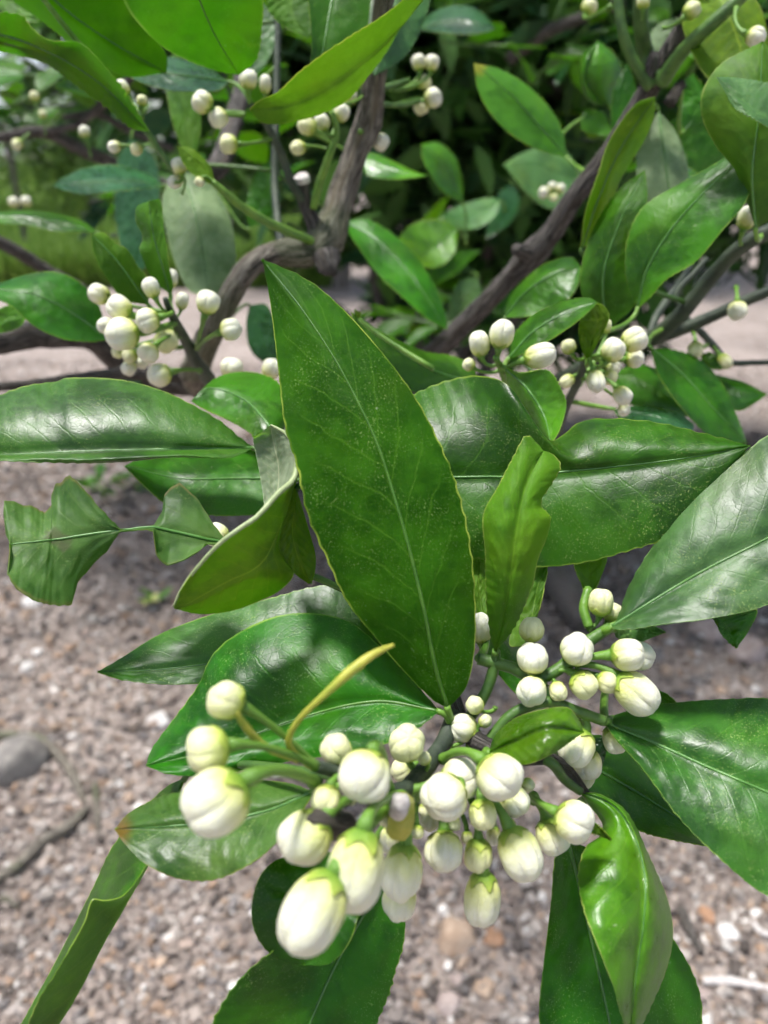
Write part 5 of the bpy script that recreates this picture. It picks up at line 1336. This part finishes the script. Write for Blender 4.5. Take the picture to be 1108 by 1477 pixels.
def bg_tree(name, bx, by, h, rad, n, tones, label, cat, size=.09, nparts=40, trunk=True, zc=None, lm=True):
    t = bpy.data.objects.new(name, None); COL.objects.link(t); t.location = (bx, by, 0); WLOC[t.name] = Vector((bx, by, 0))
    t['label'] = label; t['category'] = cat
    zc = zc or h - rad[2]
    if trunk:
        tube('trunk', [(bx, by, -.05), (bx+.03, by, zc*.5), (bx-.02, by+.02, zc), (bx+.02, by, zc+rad[2]*.5)], [.07, .055, .045, .02], M['bark_trunk'], t, 14, 30, .12, bx)
        for k in range(7):
            a = k*.9+bx; z0 = zc*.55+.06*k
            e = (bx+math.cos(a)*rad[0]*.75, by+math.sin(a)*rad[1]*.75, zc+rad[2]*random.uniform(-.35, .6))
            m_ = (bx+math.cos(a)*rad[0]*.3, by+math.sin(a)*rad[1]*.3, (z0+e[2])/2-.03)
            tube('limb', [(bx, by, z0), m_, e], [.028, .02, .008], M['bark_dark'], t, 10, 20, .12, k)
    V, T, c, pos = leaf_cloud(n, (bx, by, zc), rad, size, tones)
    mk('crown', raw_mesh('crown', V-[bx, by, zc], T, M['far_leaf'], c, True), t, (bx, by, zc), kind='stuff')
    if nparts:
        near = np.argsort(np.linalg.norm(pos - C0, axis=1))[:nparts*3]
        for i in near[::3]:
            o = mk('leaf', random.choice(BL), t, pos[i] + np.array([0, -.04, 0]))
            L = size*random.uniform(.85, 1.25); o.scale = (L, L, L)
            o.rotation_euler = (random.gauss(-.35, .4), random.gauss(0, .5), random.uniform(0, 6.28))
    return t
def low_foliage():
    n = 4200
    V, T, c, pos = leaf_cloud(n, (.42, 2.35, .52), (1.15, .55, .42), .075, DK + [(.05, .15, .02), (.035, .11, .04)], shell=.1)
    rel = pos - C0; dep = rel @ FWD
    px = CX + F*(rel @ RT)/dep; py = CY - F*(rel @ UP)/dep
    keep = np.array([not (gap(a, b) or a < 450 or b > 520) for a, b in zip(px, py)])
    V = V.reshape(n, 8, 3)[keep].reshape(-1, 3); c = c.reshape(n, 8, 3)[keep].reshape(-1, 3)
    k = int(keep.sum()); T = T.reshape(n, -1, 3)[:k].reshape(-1, 3)
    mk('crown', raw_mesh('crown', V - TB, T, M['far_leaf'], c, True), tree, TB, kind='stuff')
low_foliage()
main_crown()
bg_tree('citrus_tree', 1.9, 6.0, 2.5, (1.5, 1.1, 1.05), 5200, DK, 'dense dark citrus tree in the background at the upper right', 'tree')
bg_tree('citrus_tree', -.3, 5.6, 2.5, (1.25, .9, 1.05), 4200, DK, 'shaded citrus tree behind the grey trunk', 'tree')
bg_tree('citrus_tree', 4.6, 7.4, 2.6, (1.5, 1.1, 1.0), 3500, DK+LT[:1], 'farther citrus tree at the right edge of the background', 'tree')
bg_tree('shrub', -3.3, 9.5, 1.9, (1.2, 1.0, .9), 3500, LT, 'light green shrub behind the grass at the upper left', 'shrub', size=.10, nparts=0, zc=.95)
bg_tree('shrub', -5.4, 10.5, 2.0, (1.4, 1.0, .9), 3500, LT, 'light green shrub at the far left beyond the grass', 'shrub', size=.10, nparts=0, zc=.95)
bg_tree('shrub', -1.6, 11.5, 2.2, (1.2, 1.0, 1.0), 3000, LT+DK, 'darker shrub beyond the grass near the trunk', 'shrub', size=.10, nparts=0, zc=1.0)

# grass
def grass():
    n = 42000
    y = 5.6 + 36*rng.random(n)**2.2; x = y*(-.72 + .66*rng.random(n))
    k_ = 1 + (y - 5.6)*.05
    h = (.10 + .22*rng.random(n))*k_; a = rng.random(n)*6.283; ln = (.05 + .10*rng.random(n))*k_
    wv = (.006 + .006*rng.random(n))*k_
    cx, sx = np.cos(a), np.sin(a)
    b0 = np.stack([x - wv*sx, y + wv*cx, 0*x-.01], 1); b1 = np.stack([x + wv*sx, y - wv*cx, 0*x-.01], 1)
    m0 = np.stack([x - wv*.8*sx + ln*.4*cx, y + wv*.8*cx + ln*.4*sx, h*.6], 1); m1 = np.stack([x + wv*.8*sx + ln*.4*cx, y - wv*.8*cx + ln*.4*sx, h*.6], 1)
    tp = np.stack([x + ln*cx, y + ln*sx, h], 1)
    V = np.stack([b0, b1, m1, m0, tp], 1).reshape(-1, 3)
    T = np.array([(0,1,2),(0,2,3),(3,2,4)]); T = (T[None] + (np.arange(n)*5)[:, None, None]).reshape(-1, 3)
    c = np.array([(.13, .25, .03), (.17, .30, .045), (.21, .33, .06), (.09, .19, .025)])[rng.integers(0, 4, n)]*(.8+.5*rng.random((n, 1)))
    mk('grass', raw_mesh('grass', V, T, M['grass'], np.repeat(c, 5, 0), True), kind='stuff', label='light green grass beyond the tree at the upper left', cat='grass')
grass()

# thin stake in the grass
g = G(44, 395)
sk = tube('tree_stake', [(g[0], g[1], -.05), (g[0]+.01, g[1], .5), (g[0], g[1], 1.02), (g[0], g[1], 1.05)], [.022, .021, .020, .012], M['bark_dark'], None, 12, 30, .06, 3,
          label='thin dark stake standing in the grass at the upper left', cat='stake')

# fallen blossom and weed below the chewed leaf
def blossom():
    g = G(216, 868); d = (g - C0) @ FWD
    b0 = np.array([g[0], g[1], gz(g[0], g[1]) + .012])
    t = bpy.data.objects.new('fallen_blossom', None); COL.objects.link(t); t.location = b0; WLOC[t.name] = Vector(b0)
    t['label'] = 'fallen white blossom on the ground below the chewed leaf'; t['category'] = 'blossom'
    pm = blade('petal', .27, .35, .35, [M['petal'], M['petal']])
    for k in range(5):
        o = mk('petal', pm, t, b0 + np.array([.001*k, 0, .001*k])); o.scale = (.028, .028, .028)
        o.rotation_euler = (.35+.1*k, .2*math.sin(k), k*1.256+.4)
    for k, (a, l) in enumerate([(-.6, .045), (1.1, .05), (2.2, .04)]):
        o = mk('leaf', BL[3], t, b0 + np.array([.012, .01, .0])); o.scale = (l*.7, l, l); o.rotation_euler = (.3, .2, a)
blossom()

def weed(px, py, seed, label, n=10, s=.06):
    g = G(px, py); b0 = np.array([g[0], g[1], gz(g[0], g[1])])
    t = bpy.data.objects.new('weed', None); COL.objects.link(t); t.location = b0; WLOC[t.name] = Vector(b0)
    t['label'] = label; t['category'] = 'weed'
    rr = random.Random(seed)
    for k in range(n):
        a = rr.uniform(0, 6.28); l = s*rr.uniform(.6, 1.3)
        q = b0 + np.array([math.cos(a)*s*.4, math.sin(a)*s*.4, rr.uniform(.005, s*.9)])
        tube('stem', [b0, (b0+q)/2 + [0, 0, .01], q], [.0015, .0013, .001], M['stalk'], t, 6, 8)
        o = mk('leaf', BL[rr.choice([1, 3, 5])], t, q); o.scale = (l*.9, l, l); o.rotation_euler = (rr.uniform(-.2, .7), rr.gauss(0, .3), a - 1.57)
weed(150, 715, 1, 'leafy green weed on the ground under the horizontal leaf', 12, .07)
weed(195, 705, 2, 'smaller yellow-green weed beside the leafy weed', 7, .05)
weed(690, 455, 4, 'low dark weed at the foot of the dark limb', 10, .11)
weed(470, 452, 5, 'small weed on the pale soil left of the trunk', 7, .06)
weed(560, 440, 3, 'low green weed on the pale soil behind the central leaf', 12, .12)
